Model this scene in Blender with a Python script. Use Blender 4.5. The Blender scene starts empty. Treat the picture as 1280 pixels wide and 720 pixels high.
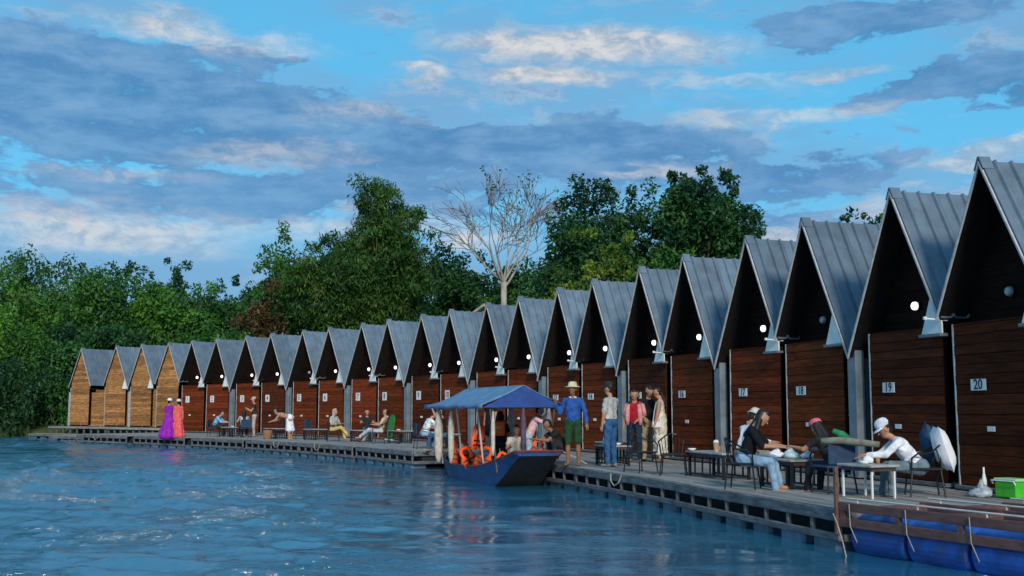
import bpy, math, random
import numpy as np
from mathutils import Vector, Matrix

R = math.radians
random.seed(7)
RNG = np.random.default_rng(11)
scene = bpy.context.scene
COL = scene.collection

# ------------------------------------------------------------------ camera
DECK = 0.52                       # deck level above the water (water is z = 0)
cam_d = bpy.data.cameras.new('camera')
cam = bpy.data.objects.new('camera', cam_d)
COL.objects.link(cam)
cam.location = (0, 0, 1.73)
cam_d.sensor_width = 36.0
cam_d.lens = 36.0 * 1400 / 1280
cam_d.clip_start = 0.05
cam_d.clip_end = 3000
cam.rotation_euler = (R(90 + 6.2), 0, 0)
scene.camera = cam

# ------------------------------------------------------------------ light, sky, exposure
SUN_AZ, SUN_EL = R(171), R(26)    # azimuth from +Y towards +X: behind the camera, a little to the right
scene.view_settings.view_transform = 'Standard'
scene.view_settings.look = 'None'
scene.view_settings.exposure = 0.6
scene.view_settings.gamma = 1.0
scene.view_settings.use_curve_mapping = False

sun_d = bpy.data.lights.new('sun', 'SUN')
sun_d.energy = 2.0
sun_d.angle = R(10)
sun_d.color = (1.0, 0.90, 0.76)
sun = bpy.data.objects.new('sun', sun_d)
COL.objects.link(sun)
sd = Vector((math.sin(SUN_AZ) * math.cos(SUN_EL), math.cos(SUN_AZ) * math.cos(SUN_EL), math.sin(SUN_EL)))
sun.rotation_euler = (-sd).to_track_quat('-Z', 'Y').to_euler()
sun.location = sd * 60


class NT:
    """small helper that writes node expressions"""
    def __init__(s, tree):
        s.t = tree
        s.n = tree.nodes
        s.l = tree.links

    def put(s, sock, v):
        if isinstance(v, bpy.types.NodeSocket):
            s.l.new(v, sock)
        elif v is not None:
            sock.default_value = v

    def m(s, op, a, b=None, c=None, clamp=False):
        n = s.n.new('ShaderNodeMath')
        n.operation = op
        n.use_clamp = clamp
        for i, v in enumerate((a, b, c)):
            if v is not None:
                s.put(n.inputs[i], v)
        return n.outputs[0]

    def vm(s, op, a, b=None):
        n = s.n.new('ShaderNodeVectorMath')
        n.operation = op
        s.put(n.inputs[0], a)
        if b is not None:
            s.put(n.inputs[1], b)
        return n.outputs['Value'] if op in ('LENGTH', 'DOT_PRODUCT', 'DISTANCE') else n.outputs[0]

    def noise(s, vec, scale, detail=4, rough=0.55, dist=0.0):
        n = s.n.new('ShaderNodeTexNoise')
        if vec is not None:
            s.put(n.inputs['Vector'], vec)
        n.inputs['Scale'].default_value = scale
        n.inputs['Detail'].default_value = detail
        n.inputs['Roughness'].default_value = rough
        n.inputs['Distortion'].default_value = dist
        return n.outputs['Fac'], n.outputs['Color']

    def ramp(s, v, a, b, c0=0.0, c1=1.0, smooth=True):
        n = s.n.new('ShaderNodeMapRange')
        n.interpolation_type = 'SMOOTHSTEP' if smooth else 'LINEAR'
        s.put(n.inputs[0], v)
        n.inputs[1].default_value = a
        n.inputs[2].default_value = b
        n.inputs[3].default_value = c0
        n.inputs[4].default_value = c1
        return n.outputs[0]

    def mix(s, f, a, b, blend='MIX'):
        n = s.n.new('ShaderNodeMix')
        n.data_type = 'RGBA'
        n.blend_type = blend
        s.put(n.inputs[0], f)
        for i, v in ((6, a), (7, b)):
            if isinstance(v, tuple) and len(v) == 3:
                v = v + (1.0,)
            s.put(n.inputs[i], v)
        return n.outputs[2]

    def comb(s, x, y, z):
        n = s.n.new('ShaderNodeCombineXYZ')
        for i, v in enumerate((x, y, z)):
            s.put(n.inputs[i], v)
        return n.outputs[0]

    def sep(s, v):
        n = s.n.new('ShaderNodeSeparateXYZ')
        s.put(n.inputs[0], v)
        return n.outputs


def build_world():
    w = bpy.data.worlds.new('World')
    scene.world = w
    w.use_nodes = True
    t = NT(w.node_tree)
    t.n.clear()
    out = t.n.new('ShaderNodeOutputWorld')
    bg = t.n.new('ShaderNodeBackground')
    bg.inputs['Strength'].default_value = 0.069
    t.l.new(bg.outputs[0], out.inputs[0])
    sky = t.n.new('ShaderNodeTexSky')
    sky.sky_type = 'NISHITA'
    sky.sun_disc = False
    sky.sun_elevation = SUN_EL
    sky.sun_rotation = SUN_AZ
    sky.ozone_density = 2.0
    sky.air_density = 1.0
    sky.dust_density = 0.6
    tc = t.n.new('ShaderNodeTexCoord')
    d = tc.outputs['Generated']
    x, y, z = t.sep(d)
    az = t.m('MULTIPLY', t.m('ARCTAN2', x, y), 57.2958)
    el = t.m('MULTIPLY', t.m('ARCSINE', z), 57.2958)
    # streaky coordinates: detail is flattened towards the horizon
    sv = t.vm('MULTIPLY', d, (1.0, 1.0, 3.2))
    n1, c1 = t.noise(sv, 5.0, 6, 0.6)
    n2, c2 = t.noise(sv, 14.0, 7, 0.62, 0.3)
    n3, c3 = t.noise(sv, 2.2, 4, 0.5)
    n4, _ = t.noise(t.vm('MULTIPLY', d, (1.0, 1.0, 2.2)), 34.0, 6, 0.65, 0.4)
    r1 = t.sep(c1)
    r2 = t.sep(c2)
    azd = t.m('ADD', az, t.m('ADD', t.m('MULTIPLY', t.m('SUBTRACT', r1[0], 0.5), 10.0), t.m('MULTIPLY', t.m('SUBTRACT', r2[0], 0.5), 4.0)))
    eld = t.m('ADD', el, t.m('ADD', t.m('MULTIPLY', t.m('SUBTRACT', r1[1], 0.5), 4.5), t.m('MULTIPLY', t.m('SUBTRACT', r2[1], 0.5), 2.6)))

    azs = t.m('ADD', az, t.m('MULTIPLY', t.m('SUBTRACT', r2[0], 0.5), 3.0))
    els = t.m('ADD', el, t.m('ADD', t.m('MULTIPLY', t.m('SUBTRACT', r1[1], 0.5), 1.6), t.m('MULTIPLY', t.m('SUBTRACT', r2[1], 0.5), 1.3)))

    def blob(a, e, wa, we, soft=0.55, tilt=0.0, calm=False):
        da = t.m('SUBTRACT', azs if calm else azd, a)
        de = t.m('SUBTRACT', t.m('SUBTRACT', els if calm else eld, e), t.m('MULTIPLY', da, tilt))
        q = t.m('SQRT', t.m('ADD', t.m('POWER', t.m('ABSOLUTE', t.m('DIVIDE', da, wa)), 2.0),
                            t.m('POWER', t.m('ABSOLUTE', t.m('DIVIDE', de, we)), 2.0)))
        return t.ramp(q, 1.0 + soft * 0.4, 1.0 - soft)

    def union(lst):
        v = lst[0]
        for b in lst[1:]:
            v = t.m('MAXIMUM', v, b)
        return v
    # clear sky: physical sky, pushed a little towards the cyan of a tropical evening
    clear = t.mix(1.0, sky.outputs[0], (0.62, 1.04, 1.16), 'MULTIPLY')
    clear = t.mix(0.6, clear, (1.05, 5.6, 9.2))
    # a thin high veil low in the sky
    veil = t.m('MAXIMUM', t.m('MULTIPLY', t.ramp(el, 11.5, 5.5), 1.15), t.m('MULTIPLY', t.ramp(n1, 0.36, 0.66), t.ramp(n3, 0.35, 0.6, 0.45, 0.95)), clamp=True)
    c = t.mix(t.m('MULTIPLY', veil, 0.85), clear, (1.95, 3.75, 6.1))
    # pale wisps
    wisp = t.m('MULTIPLY', t.ramp(t.m('ADD', t.m('MULTIPLY', n2, 0.7), t.m('MULTIPLY', n4, 0.3)), 0.50, 0.66), t.ramp(n1, 0.38, 0.58))
    c = t.mix(t.m('MULTIPLY', wisp, 0.7), c, (4.6, 5.5, 6.4))
    # broad blue-grey cloud deck: noise banks all round the sky, plus the banks in view
    allround = t.m('MULTIPLY', t.ramp(n3, 0.50, 0.62), t.ramp(t.m('ABSOLUTE', az), 27, 40))
    banks = union([
        blob(-19.5, 14.8, 13.5, 3.6, 0.6, -0.05),
        blob(-3.0, 13.2, 19.0, 1.9, 0.5, -0.035),
        t.m('MULTIPLY', blob(-12.0, 10.8, 22.0, 2.2, 0.95), 0.85),
        blob(13.0, 11.6, 9.0, 1.2, 0.8, 0.02),
        blob(14.0, 9.0, 9.0, 1.7, 0.9),
        blob(21.8, 15.2, 6.5, 1.3, 0.6, 0.05),
        blob(18.8, 18.7, 8.0, 1.0, 0.7, 0.0),
        blob(-14.5, 17.6, 4.5, 0.7, 0.8),
        allround])
    ragged = t.m('ADD', banks, t.m('MULTIPLY', t.m('ADD', t.m('SUBTRACT', n2, 0.52), t.m('MULTIPLY', t.m('SUBTRACT', n4, 0.5), 0.7)), 1.5))
    banks = t.ramp(ragged, -0.05, 0.95)
    tone = t.mix(t.ramp(t.m('ADD', t.m('MULTIPLY', n2, 0.75), t.m('MULTIPLY', n4, 0.25)), 0.36, 0.68), (0.70, 2.2, 4.6), (1.75, 3.6, 6.0))
    ragged = t.m('ADD', banks, t.m('MULTIPLY', t.m('ADD', t.m('SUBTRACT', n2, 0.52), t.m('MULTIPLY', t.m('SUBTRACT', n4, 0.5), 0.7)), 1.5))
    fringe = t.m('MULTIPLY', t.ramp(ragged, 0.08, 0.30), t.ramp(ragged, 0.62, 0.36))
    banks = t.ramp(ragged, 0.18, 0.72)
    tone = t.mix(t.m('MULTIPLY', t.ramp(el, 13, 5), 0.75), tone, (1.7, 3.6, 6.2))
    c = t.mix(t.m('MULTIPLY', banks, 0.90), c, tone)
    # lit cloud tops
    lit = union([
        blob(4.2, 18.3, 8.4, 0.95, 0.6, -0.045, True),
        blob(2.0, 16.9, 4.6, 0.5, 0.6, -0.03, True),
        t.m('MULTIPLY', blob(-16.2, 18.6, 4.8, 0.95, 0.8, -0.1), 0.8),
        t.m('MULTIPLY', blob(-21.0, 8.6, 6.0, 1.7, 0.9), 0.85),
        t.m('MULTIPLY', blob(-4.3, 17.1, 2.2, 0.5, 0.7), 0.9),
        t.m('MULTIPLY', blob(16.6, 16.4, 2.6, 0.28, 0.7, 0.0, True), 0.7),
        t.m('MULTIPLY', blob(14.0, 14.3, 6.0, 0.6, 0.9), 0.6),
        t.m('MULTIPLY', blob(-3.0, 8.6, 2.6, 1.0, 0.9), 0.9),
        t.m('MULTIPLY', blob(14.2, 8.8, 3.0, 0.7, 0.9), 0.8),
        t.m('MULTIPLY', blob(23.5, 12.0, 3.0, 0.5, 0.9), 0.7),
        t.m('MULTIPLY', blob(8.5, 11.8, 3.0, 0.4, 0.9), 0.6),
        t.m('MULTIPLY', blob(-12.5, 12.6, 6.0, 0.6, 0.9), 0.5),
        t.m('MULTIPLY', blob(-20.0, 11.4, 5.0, 0.5, 0.9), 0.45),
        t.m('MULTIPLY', blob(-7.0, 14.6, 3.5, 0.5, 0.9), 0.5),
        t.m('MULTIPLY', blob(10.5, 16.3, 4.0, 0.4, 0.9), 0.45),
        t.m('MULTIPLY', blob(20.0, 10.0, 5.0, 0.6, 0.9), 0.6),
        t.m('MULTIPLY', blob(-10.0, 9.2, 9.0, 0.9, 0.9), 0.6),
        t.m('MULTIPLY', t.m('MULTIPLY', t.ramp(n2, 0.52, 0.66), t.ramp(n3, 0.46, 0.56)), t.ramp(t.m('ABSOLUTE', az), 27, 40))])
    ltone = t.mix(t.ramp(n4, 0.36, 0.62), (3.4, 4.3, 5.5), (7.4, 7.1, 6.8))
    c = t.mix(t.m('MULTIPLY', lit, 0.85), c, ltone)
    # haze at and below the horizon
    c = t.mix(t.ramp(el, 3, -6), c, (1.5, 2.6, 4.0))
    t.put(bg.inputs['Color'], c)


build_world()

# ------------------------------------------------------------------ materials
_mats = {}


def mat(name, col, rough=0.7, var=0.25, scale=6.0, stretch=(1, 1, 1), bump=0.0, bscale=40.0, metal=0.0, spec=0.4,
        rnd=0.0, col2=None, emit=0.0, trans=0.0, alpha=1.0, coat=0.0, dirt=0.0):
    key = name
    if key in _mats:
        return _mats[key]
    m = bpy.data.materials.new(name)
    m.use_nodes = True
    t = NT(m.node_tree)
    p = t.n['Principled BSDF']
    tc = t.n.new('ShaderNodeTexCoord')
    v = t.vm('MULTIPLY', tc.outputs['Object'], tuple(stretch))
    if rnd:
        oi = t.n.new('ShaderNodeObjectInfo')
        v = t.vm('ADD', v, t.vm('MULTIPLY', t.comb(oi.outputs['Random'], oi.outputs['Random'], oi.outputs['Random']), (37.0, 91.0, 53.0)))
    f, _ = t.noise(v, scale, 5, 0.6)
    lo = tuple(max(0, c * (1 - var)) for c in col)
    hi = tuple(c * (1 + var) for c in (col2 or col))
    c = t.mix(t.ramp(f, 0.3, 0.7), lo, hi)
    if rnd:
        hsv = t.n.new('ShaderNodeHueSaturation')
        t.put(hsv.inputs['Value'], t.ramp(oi.outputs['Random'], 0, 1, 1 - rnd, 1 + rnd, False))
        t.put(hsv.inputs['Color'], c)
        c = hsv.outputs[0]
    if dirt:
        g, _ = t.noise(tc.outputs['Object'], 1.7, 6, 0.7)
        c = t.mix(t.m('MULTIPLY', t.ramp(g, 0.48, 0.72), dirt), c, (0.05, 0.045, 0.04))
    t.put(p.inputs['Base Color'], c)
    p.inputs['Roughness'].default_value = rough
    p.inputs['Metallic'].default_value = metal
    p.inputs['Specular IOR Level'].default_value = spec
    p.inputs['Coat Weight'].default_value = coat
    if trans:
        p.inputs['Transmission Weight'].default_value = trans
    if emit:
        p.inputs['Emission Color'].default_value = (*col, 1)
        p.inputs['Emission Strength'].default_value = emit
    if bump:
        g, _ = t.noise(v, bscale, 4, 0.6)
        b = t.n.new('ShaderNodeBump')
        b.inputs['Strength'].default_value = bump
        b.inputs['Distance'].default_value = 0.02
        t.put(b.inputs['Height'], g)
        t.l.new(b.outputs[0], p.inputs['Normal'])
    _mats[key] = m
    return m


M = dict(
    plank=mat('varnished_wood', (0.150, 0.031, 0.0072), 0.7, 0.38, 3.2, (0.8, 8, 9), 0.12, 30, rnd=0.32, spec=0.08),
    plank_shaded=mat('shade_toned_wood', (0.085, 0.020, 0.006), 0.7, 0.4, 3.2, (0.8, 8, 9), 0.12, 30, rnd=0.32, spec=0.08),  # darkened copy paints shade onto the nearest hut fronts, repeated on a few others
    plank_red=mat('red_stained_wood', (0.18, 0.032, 0.009), 0.7, 0.4, 3.2, (0.8, 8, 9), 0.12, 30, rnd=0.3, spec=0.08),
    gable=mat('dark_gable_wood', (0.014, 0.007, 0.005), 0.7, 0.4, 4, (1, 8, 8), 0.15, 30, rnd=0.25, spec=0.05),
    raw=mat('raw_wood', (0.36, 0.165, 0.055), 0.75, 0.5, 3.0, (0.8, 8, 9), 0.15, 30, rnd=0.35, spec=0.2),
    black=mat('dark_backing', (0.012, 0.010, 0.010), 0.85, 0.2, spec=0.1),
    roof=mat('roof_metal', (0.15, 0.20, 0.25), 0.42, 0.16, 2.5, (1, 1, 1), 0.08, 12, metal=0.25, rnd=0.14, dirt=0.22),
    fascia=mat('pale_trim', (0.42, 0.44, 0.45), 0.5, 0.15, 8, dirt=0.3),
    column=mat('column_steel', (0.19, 0.235, 0.27), 0.45, 0.15, 4, metal=0.2, dirt=0.25),
    white_panel=mat('valley_sheet', (0.78, 0.79, 0.74), 0.55, 0.08, 5, dirt=0.12),
    ledge=mat('ledge_metal', (0.16, 0.20, 0.21), 0.5, 0.2, 8, metal=0.3),
    door=mat('grey_door', (0.055, 0.058, 0.062), 0.5, 0.2, 5, (6, 6, 1)),
    lamp_on=mat('lamp_lit', (1.0, 0.95, 0.86), 0.4, 0.0, emit=1.3),
    lamp_off=mat('lamp_unlit', (0.42, 0.42, 0.40), 0.3, 0.1),
    plate=mat('plate_white', (0.78, 0.78, 0.76), 0.45, 0.05, 10, dirt=0.1),
    ink=mat('plate_ink', (0.015, 0.015, 0.02), 0.5, 0.05),
    deck=mat('deck_board', (0.27, 0.255, 0.24), 0.8, 0.35, 3, (0.6, 7, 4), 0.25, 25, rnd=0.22, dirt=0.4, spec=0.2),
    deck_edge=mat('deck_edge', (0.13, 0.135, 0.145), 0.75, 0.4, 3, (1, 4, 6), 0.25, 20, dirt=0.55, spec=0.3),
    frame_dark=mat('raft_frame', (0.02, 0.022, 0.025), 0.8, 0.3),
    float_b=mat('float_plastic', (0.08, 0.14, 0.20), 0.45, 0.3, 3, dirt=0.5, rnd=0.3),
    black_metal=mat('black_metal', (0.018, 0.02, 0.024), 0.42, 0.3, 9, metal=0.3),
    navy=mat('navy_fabric', (0.018, 0.045, 0.10), 0.8, 0.25, 9, bump=0.2, bscale=80),
    table_top=mat('table_top', (0.33, 0.32, 0.31), 0.5, 0.25, 5, dirt=0.2),
    table_dark=mat('table_dark', (0.05, 0.045, 0.045), 0.5, 0.3, 6),
    white=mat('white_cloth', (0.74, 0.76, 0.80), 0.85, 0.06, 8, bump=0.35, bscale=14),
    plastic_w=mat('white_plastic', (0.72, 0.73, 0.72), 0.4, 0.06, 8),
    green_box=mat('green_plastic', (0.06, 0.50, 0.03), 0.4, 0.1, 6),
    green_board=mat('green_paint', (0.02, 0.20, 0.03), 0.5, 0.2, 4),
    hull=mat('hull_blue', (0.010, 0.048, 0.17), 0.42, 0.35, 2.2, (1, 1, 2), 0.08, 14, dirt=0.45),
    hull_in=mat('hull_inside', (0.10, 0.085, 0.07), 0.7, 0.4, 4, (1, 6, 6)),
    hull_rim=mat('hull_rim', (0.12, 0.03, 0.03), 0.55, 0.3, 6),
    tarp2=mat('tarp_deep', (0.012, 0.055, 0.24), 0.5, 0.22, 3.0, bump=0.3, bscale=5),
    tarp=mat('tarp_blue', (0.11, 0.215, 0.36), 0.5, 0.22, 3.0, bump=0.3, bscale=5),
    curtain=mat('rolled_curtain', (0.50, 0.46, 0.39), 0.85, 0.25, 7, (3, 3, 1), 0.4, 20),
    orange=mat('life_jacket_orange', (0.85, 0.10, 0.018), 0.7, 0.15, 8, bump=0.25, bscale=18),
    brown_steel=mat('brown_steel', (0.115, 0.058, 0.050), 0.55, 0.3, 5, (1, 4, 4), 0.15, 30, dirt=0.35, rnd=0.12),
    pipe=mat('pale_pipe', (0.52, 0.48, 0.46), 0.5, 0.15, 6),
    barrel=mat('barrel_blue', (0.010, 0.065, 0.30), 0.42, 0.35, 4, rnd=0.35, dirt=0.45),
    rope=mat('rope', (0.34, 0.31, 0.26), 0.9, 0.2, 30),
    skin=mat('skin', (0.42, 0.215, 0.135), 0.6, 0.10, 9),
    skin_d=mat('skin_tan', (0.25, 0.115, 0.065), 0.6, 0.10, 9),
    lip=mat('lips', (0.30, 0.07, 0.06), 0.5, 0.1),
    hair=mat('hair_black', (0.010, 0.008, 0.008), 0.5, 0.3, 20, bump=0.3, bscale=60),
    cream=mat('cream_wall', (0.50, 0.42, 0.28), 0.8, 0.15),
    bark=mat('bark', (0.09, 0.065, 0.045), 0.9, 0.4, 3, (3, 3, 1), 0.5, 12),
    bark_pale=mat('bark_pale', (0.33, 0.30, 0.26), 0.85, 0.3, 2, (2, 2, 1), 0.3, 12),
    wicker=mat('wicker', (0.28, 0.15, 0.07), 0.8, 0.35, 30, bump=0.5, bscale=60),
    bag=mat('plastic_bag', (0.45, 0.52, 0.58), 0.35, 0.25, 9, bump=0.6, bscale=14, trans=0.3),
    glass=mat('drink_glass', (0.45, 0.33, 0.22), 0.15, 0.2, 9),
)


def cloth(name, col, **k):
    return mat('cloth_' + name, col, 0.85, 0.26, 7, bump=0.7, bscale=13, spec=0.15, **k)


def leaf_mat(name, dark, light, yellow=None):
    if name in _mats:
        return _mats[name]
    m = bpy.data.materials.new(name)
    m.use_nodes = True
    t = NT(m.node_tree)
    p = t.n['Principled BSDF']
    a = t.n.new('ShaderNodeAttribute')
    a.attribute_name = 'tone'
    c = t.mix(a.outputs['Fac'], dark, light)
    if yellow:
        b = t.n.new('ShaderNodeAttribute')
        b.attribute_name = 'clump'
        c = t.mix(t.ramp(b.outputs['Fac'], 0.6, 0.95), c, yellow)
    t.put(p.inputs['Base Color'], c)
    p.inputs['Roughness'].default_value = 0.55
    p.inputs['Specular IOR Level'].default_value = 0.3
    tr = t.n.new('ShaderNodeBsdfTranslucent')
    t.put(tr.inputs['Color'], c)
    mx = t.n.new('ShaderNodeMixShader')
    mx.inputs[0].default_value = 0.28
    out = t.n['Material Output']
    t.l.new(p.outputs[0], mx.inputs[1])
    t.l.new(tr.outputs[0], mx.inputs[2])
    t.l.new(mx.outputs[0], out.inputs[0])
    _mats[name] = m
    return m


# ------------------------------------------------------------------ mesh helpers
class MB:
    """collects simple shapes and makes ONE mesh"""
    def __init__(s):
        s.v, s.f = [], []

    def add(s, vs, fs):
        o = len(s.v)
        s.v += [tuple(v) for v in vs]
        s.f += [tuple(i + o for i in f) for f in fs]
        return s

    def box(s, c, d, bev=0.0, rz=0.0):
        hx, hy, hz = d[0] / 2, d[1] / 2, d[2] / 2
        if bev <= 0:
            P = [(x, y, z) for z in (-hz, hz) for y in (-hy, hy) for x in (-hx, hx)]
            F = [(0, 2, 3, 1), (4, 5, 7, 6), (0, 1, 5, 4), (2, 6, 7, 3), (0, 4, 6, 2), (1, 3, 7, 5)]
        else:
            b = min(bev, hx * .9, hy * .9, hz * .9)
            ring = lambda z, q: [(-hx + q, -hy, z), (hx - q, -hy, z), (hx, -hy + q, z), (hx, hy - q, z), (hx - q, hy, z), (-hx + q, hy, z), (-hx, hy - q, z), (-hx, -hy + q, z)]
            ins = lambda z: [(-hx + b, -hy + b, z), (hx - b, -hy + b, z), (hx - b, -hy + b, z), (hx - b, hy - b, z), (hx - b, hy - b, z), (-hx + b, hy - b, z), (-hx + b, hy - b, z), (-hx + b, -hy + b, z)]
            P = ring(-hz + b, b) + ring(hz - b, b) + [(-hx + b, -hy + b, -hz), (hx - b, -hy + b, -hz), (hx - b, hy - b, -hz), (-hx + b, hy - b, -hz)] + [(-hx + b, -hy + b, hz), (hx - b, -hy + b, hz), (hx - b, hy - b, hz), (-hx + b, hy - b, hz)]
            F = [(i, (i + 1) % 8, 8 + (i + 1) % 8, 8 + i) for i in range(8)]
            for base, top, rev in ((16, 0, True), (20, 8, False)):
                q = [(base, base + 1, base + 2, base + 3)]
                for k, (e0, e1) in enumerate(((0, 1), (2, 3), (4, 5), (6, 7))):
                    q.append((top + e0, top + e1, base + (k + 1) % 4, base + k))
                    q.append((top + e1, top + (e1 + 1) % 8, base + (k + 1) % 4))
                F += [tuple(reversed(f)) for f in q] if rev else q
        cr, sr = math.cos(rz), math.sin(rz)
        s.add([(c[0] + x * cr - y * sr, c[1] + x * sr + y * cr, c[2] + z) for x, y, z in P], F)
        return s

    def tube(s, pts, r, n=6, cap=True, closed=False):
        pts = [Vector(p) for p in pts]
        rs = r if isinstance(r, (list, tuple)) else [r] * len(pts)
        vs, fs = [], []
        up = None
        L = len(pts)
        for i, p in enumerate(pts):
            if closed:
                d = pts[(i + 1) % L] - pts[i - 1]
            else:
                d = pts[min(i + 1, L - 1)] - pts[max(i - 1, 0)]
            if d.length < 1e-9:
                d = Vector((0, 0, 1))
            d.normalize()
            if up is None:
                up = Vector((0, 0, 1)) if abs(d.z) < .9 else Vector((1, 0, 0))
            a = d.cross(up)
            if a.length < 1e-6:
                a = d.orthogonal()
            a.normalize()
            b = a.cross(d).normalized()
            up = b
            for k in range(n):
                t = 2 * math.pi * k / n
                vs.append(p + (a * math.cos(t) + b * math.sin(t)) * rs[i])
        for i in range(L if closed else L - 1):
            j = (i + 1) % L
            for k in range(n):
                fs.append((i * n + k, i * n + (k + 1) % n, j * n + (k + 1) % n, j * n + k))
        if cap and not closed:
            fs.append(tuple(range(n - 1, -1, -1)))
            fs.append(tuple((L - 1) * n + k for k in range(n)))
        return s.add(vs, fs)

    def prism(s, poly, y0, y1):
        """polygon in XZ extruded along Y"""
        n = len(poly)
        vs = [(x, y0, z) for x, z in poly] + [(x, y1, z) for x, z in poly]
        fs = [tuple(range(n)), tuple(range(2 * n - 1, n - 1, -1))]
        fs += [(i, n + i, n + (i + 1) % n, (i + 1) % n) for i in range(n)]
        return s.add(vs, fs)

    def lathe(s, prof, n=12, c=(0, 0, 0), axis='z'):
        vs, fs = [], []
        for r, z in prof:
            for k in range(n):
                t = 2 * math.pi * k / n
                p = (r * math.cos(t), r * math.sin(t), z)
                if axis == 'x':
                    p = (p[2], p[0], p[1])
                elif axis == 'y':
                    p = (p[0], p[2], p[1])
                vs.append((p[0] + c[0], p[1] + c[1], p[2] + c[2]))
        L = len(prof)
        for i in range(L - 1):
            for k in range(n):
                q = (i * n + k, i * n + (k + 1) % n, (i + 1) * n + (k + 1) % n, (i + 1) * n + k)
                fs.append(q if axis != 'y' else q[::-1])
        fs.append(tuple(range(n - 1, -1, -1)))
        fs.append(tuple((L - 1) * n + k for k in range(n)))
        return s.add(vs, fs)

    def mesh(s, name, smooth=False):
        me = bpy.data.meshes.new(name)
        me.from_pydata(s.v, [], s.f)
        if smooth:
            me.shade_smooth()
        me.update()
        return me


def ob(name, me, m=None, parent=None, loc=(0, 0, 0), rz=0.0, scale=None, rot=None):
    if isinstance(me, MB):
        me = me.mesh(name)
    o = bpy.data.objects.new(name, me)
    COL.objects.link(o)
    if m is not None:
        if len(me.materials) == 0:
            me.materials.append(m)
        elif me.materials[0] != m:
            o.material_slots[0].link = 'OBJECT'
            o.material_slots[0].material = m
    if parent is not None:
        o.parent = parent
    o.location = loc
    o.rotation_euler = rot if rot is not None else (0, 0, rz)
    if scale is not None:
        o.scale = scale
    return o


def tag(o, label=None, cat=None, group=None, kind=None):
    if label:
        o['label'] = label
    if cat:
        o['category'] = cat
    if group:
        o['group'] = group
    if kind:
        o['kind'] = kind
    return o


def thing(name, label, cat, loc=(0, 0, 0), rz=0.0, group=None, rot=None):
    o = bpy.data.objects.new(name, None)
    COL.objects.link(o)
    o.empty_display_size = 0.2
    o.location = loc
    o.rotation_euler = rot if rot is not None else (0, 0, rz)
    return tag(o, label, cat, group)


def copy_tree(o, parent=None):
    c = o.copy()
    COL.objects.link(c)
    c.parent = parent
    for ch in list(o.children):
        copy_tree(ch, c)
    return c


# ------------------------------------------------------------------ water
def waves(x, y):
    rng = np.random.default_rng(3)
    h = np.zeros_like(x)
    fine = np.zeros_like(x)
    for k in range(74):
        lam = 0.30 * (1.9 / 0.30) ** rng.random()
        th = rng.normal(1.45, 0.55)
        kk = 2 * math.pi / lam
        ph = rng.random() * 6.283
        wx = x + 0.25 * np.sin(0.7 * y + k) + 0.15 * np.sin(1.3 * x + 2 * k)
        wy = y + 0.25 * np.sin(0.6 * x + 1.7 * k)
        a = 0.0042 * lam ** 0.8
        s = np.sin(kk * (wx * math.cos(th) + wy * math.sin(th)) + ph)
        w = a * (1 - np.abs(s)) * 2 if k % 3 == 0 else a * s
        if lam > 0.6:
            h += w
        else:
            fine += w
    # agitation: rough in the open stream on the left, calmer by the boat and along the decks
    lowf = np.sin(x * .21 + 1.3 * np.sin(y * .13)) + np.sin(y * .17 - .1 * x + 2) + np.sin(.35 * x - .29 * y)
    calm = np.clip((x + 0.22 * y + 0.2) / 3.0, 0, 1)       # towards the decks
    band = np.exp(-((y - 0.25 * x - 25) / 9.0) ** 2)
    amp = (0.60 + 0.18 * lowf + 0.95 * band) * (1 - 0.8 * calm)
    amp = np.clip(amp, 0.12, 1.9)
    chop = np.zeros_like(x)
    for k in range(10):
        lam = rng.uniform(1.2, 3.2)
        th = rng.normal(1.1, .5)
        kk = 6.283 / lam
        s = np.sin(kk * (x * math.cos(th) + y * math.sin(th)) + rng.random() * 6.283 + 0.8 * np.sin(x * .5 + y * .3 + k))
        chop += (1 - np.abs(s)) ** 2 * 0.042
    hump = np.maximum(0, lowf - 0.6) * band
    return (h + fine) * amp + chop * (0.15 + 1.1 * hump) * (1 - calm), np.clip(amp * (1 - 0.6 * calm), 0.06, 1.6)


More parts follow.
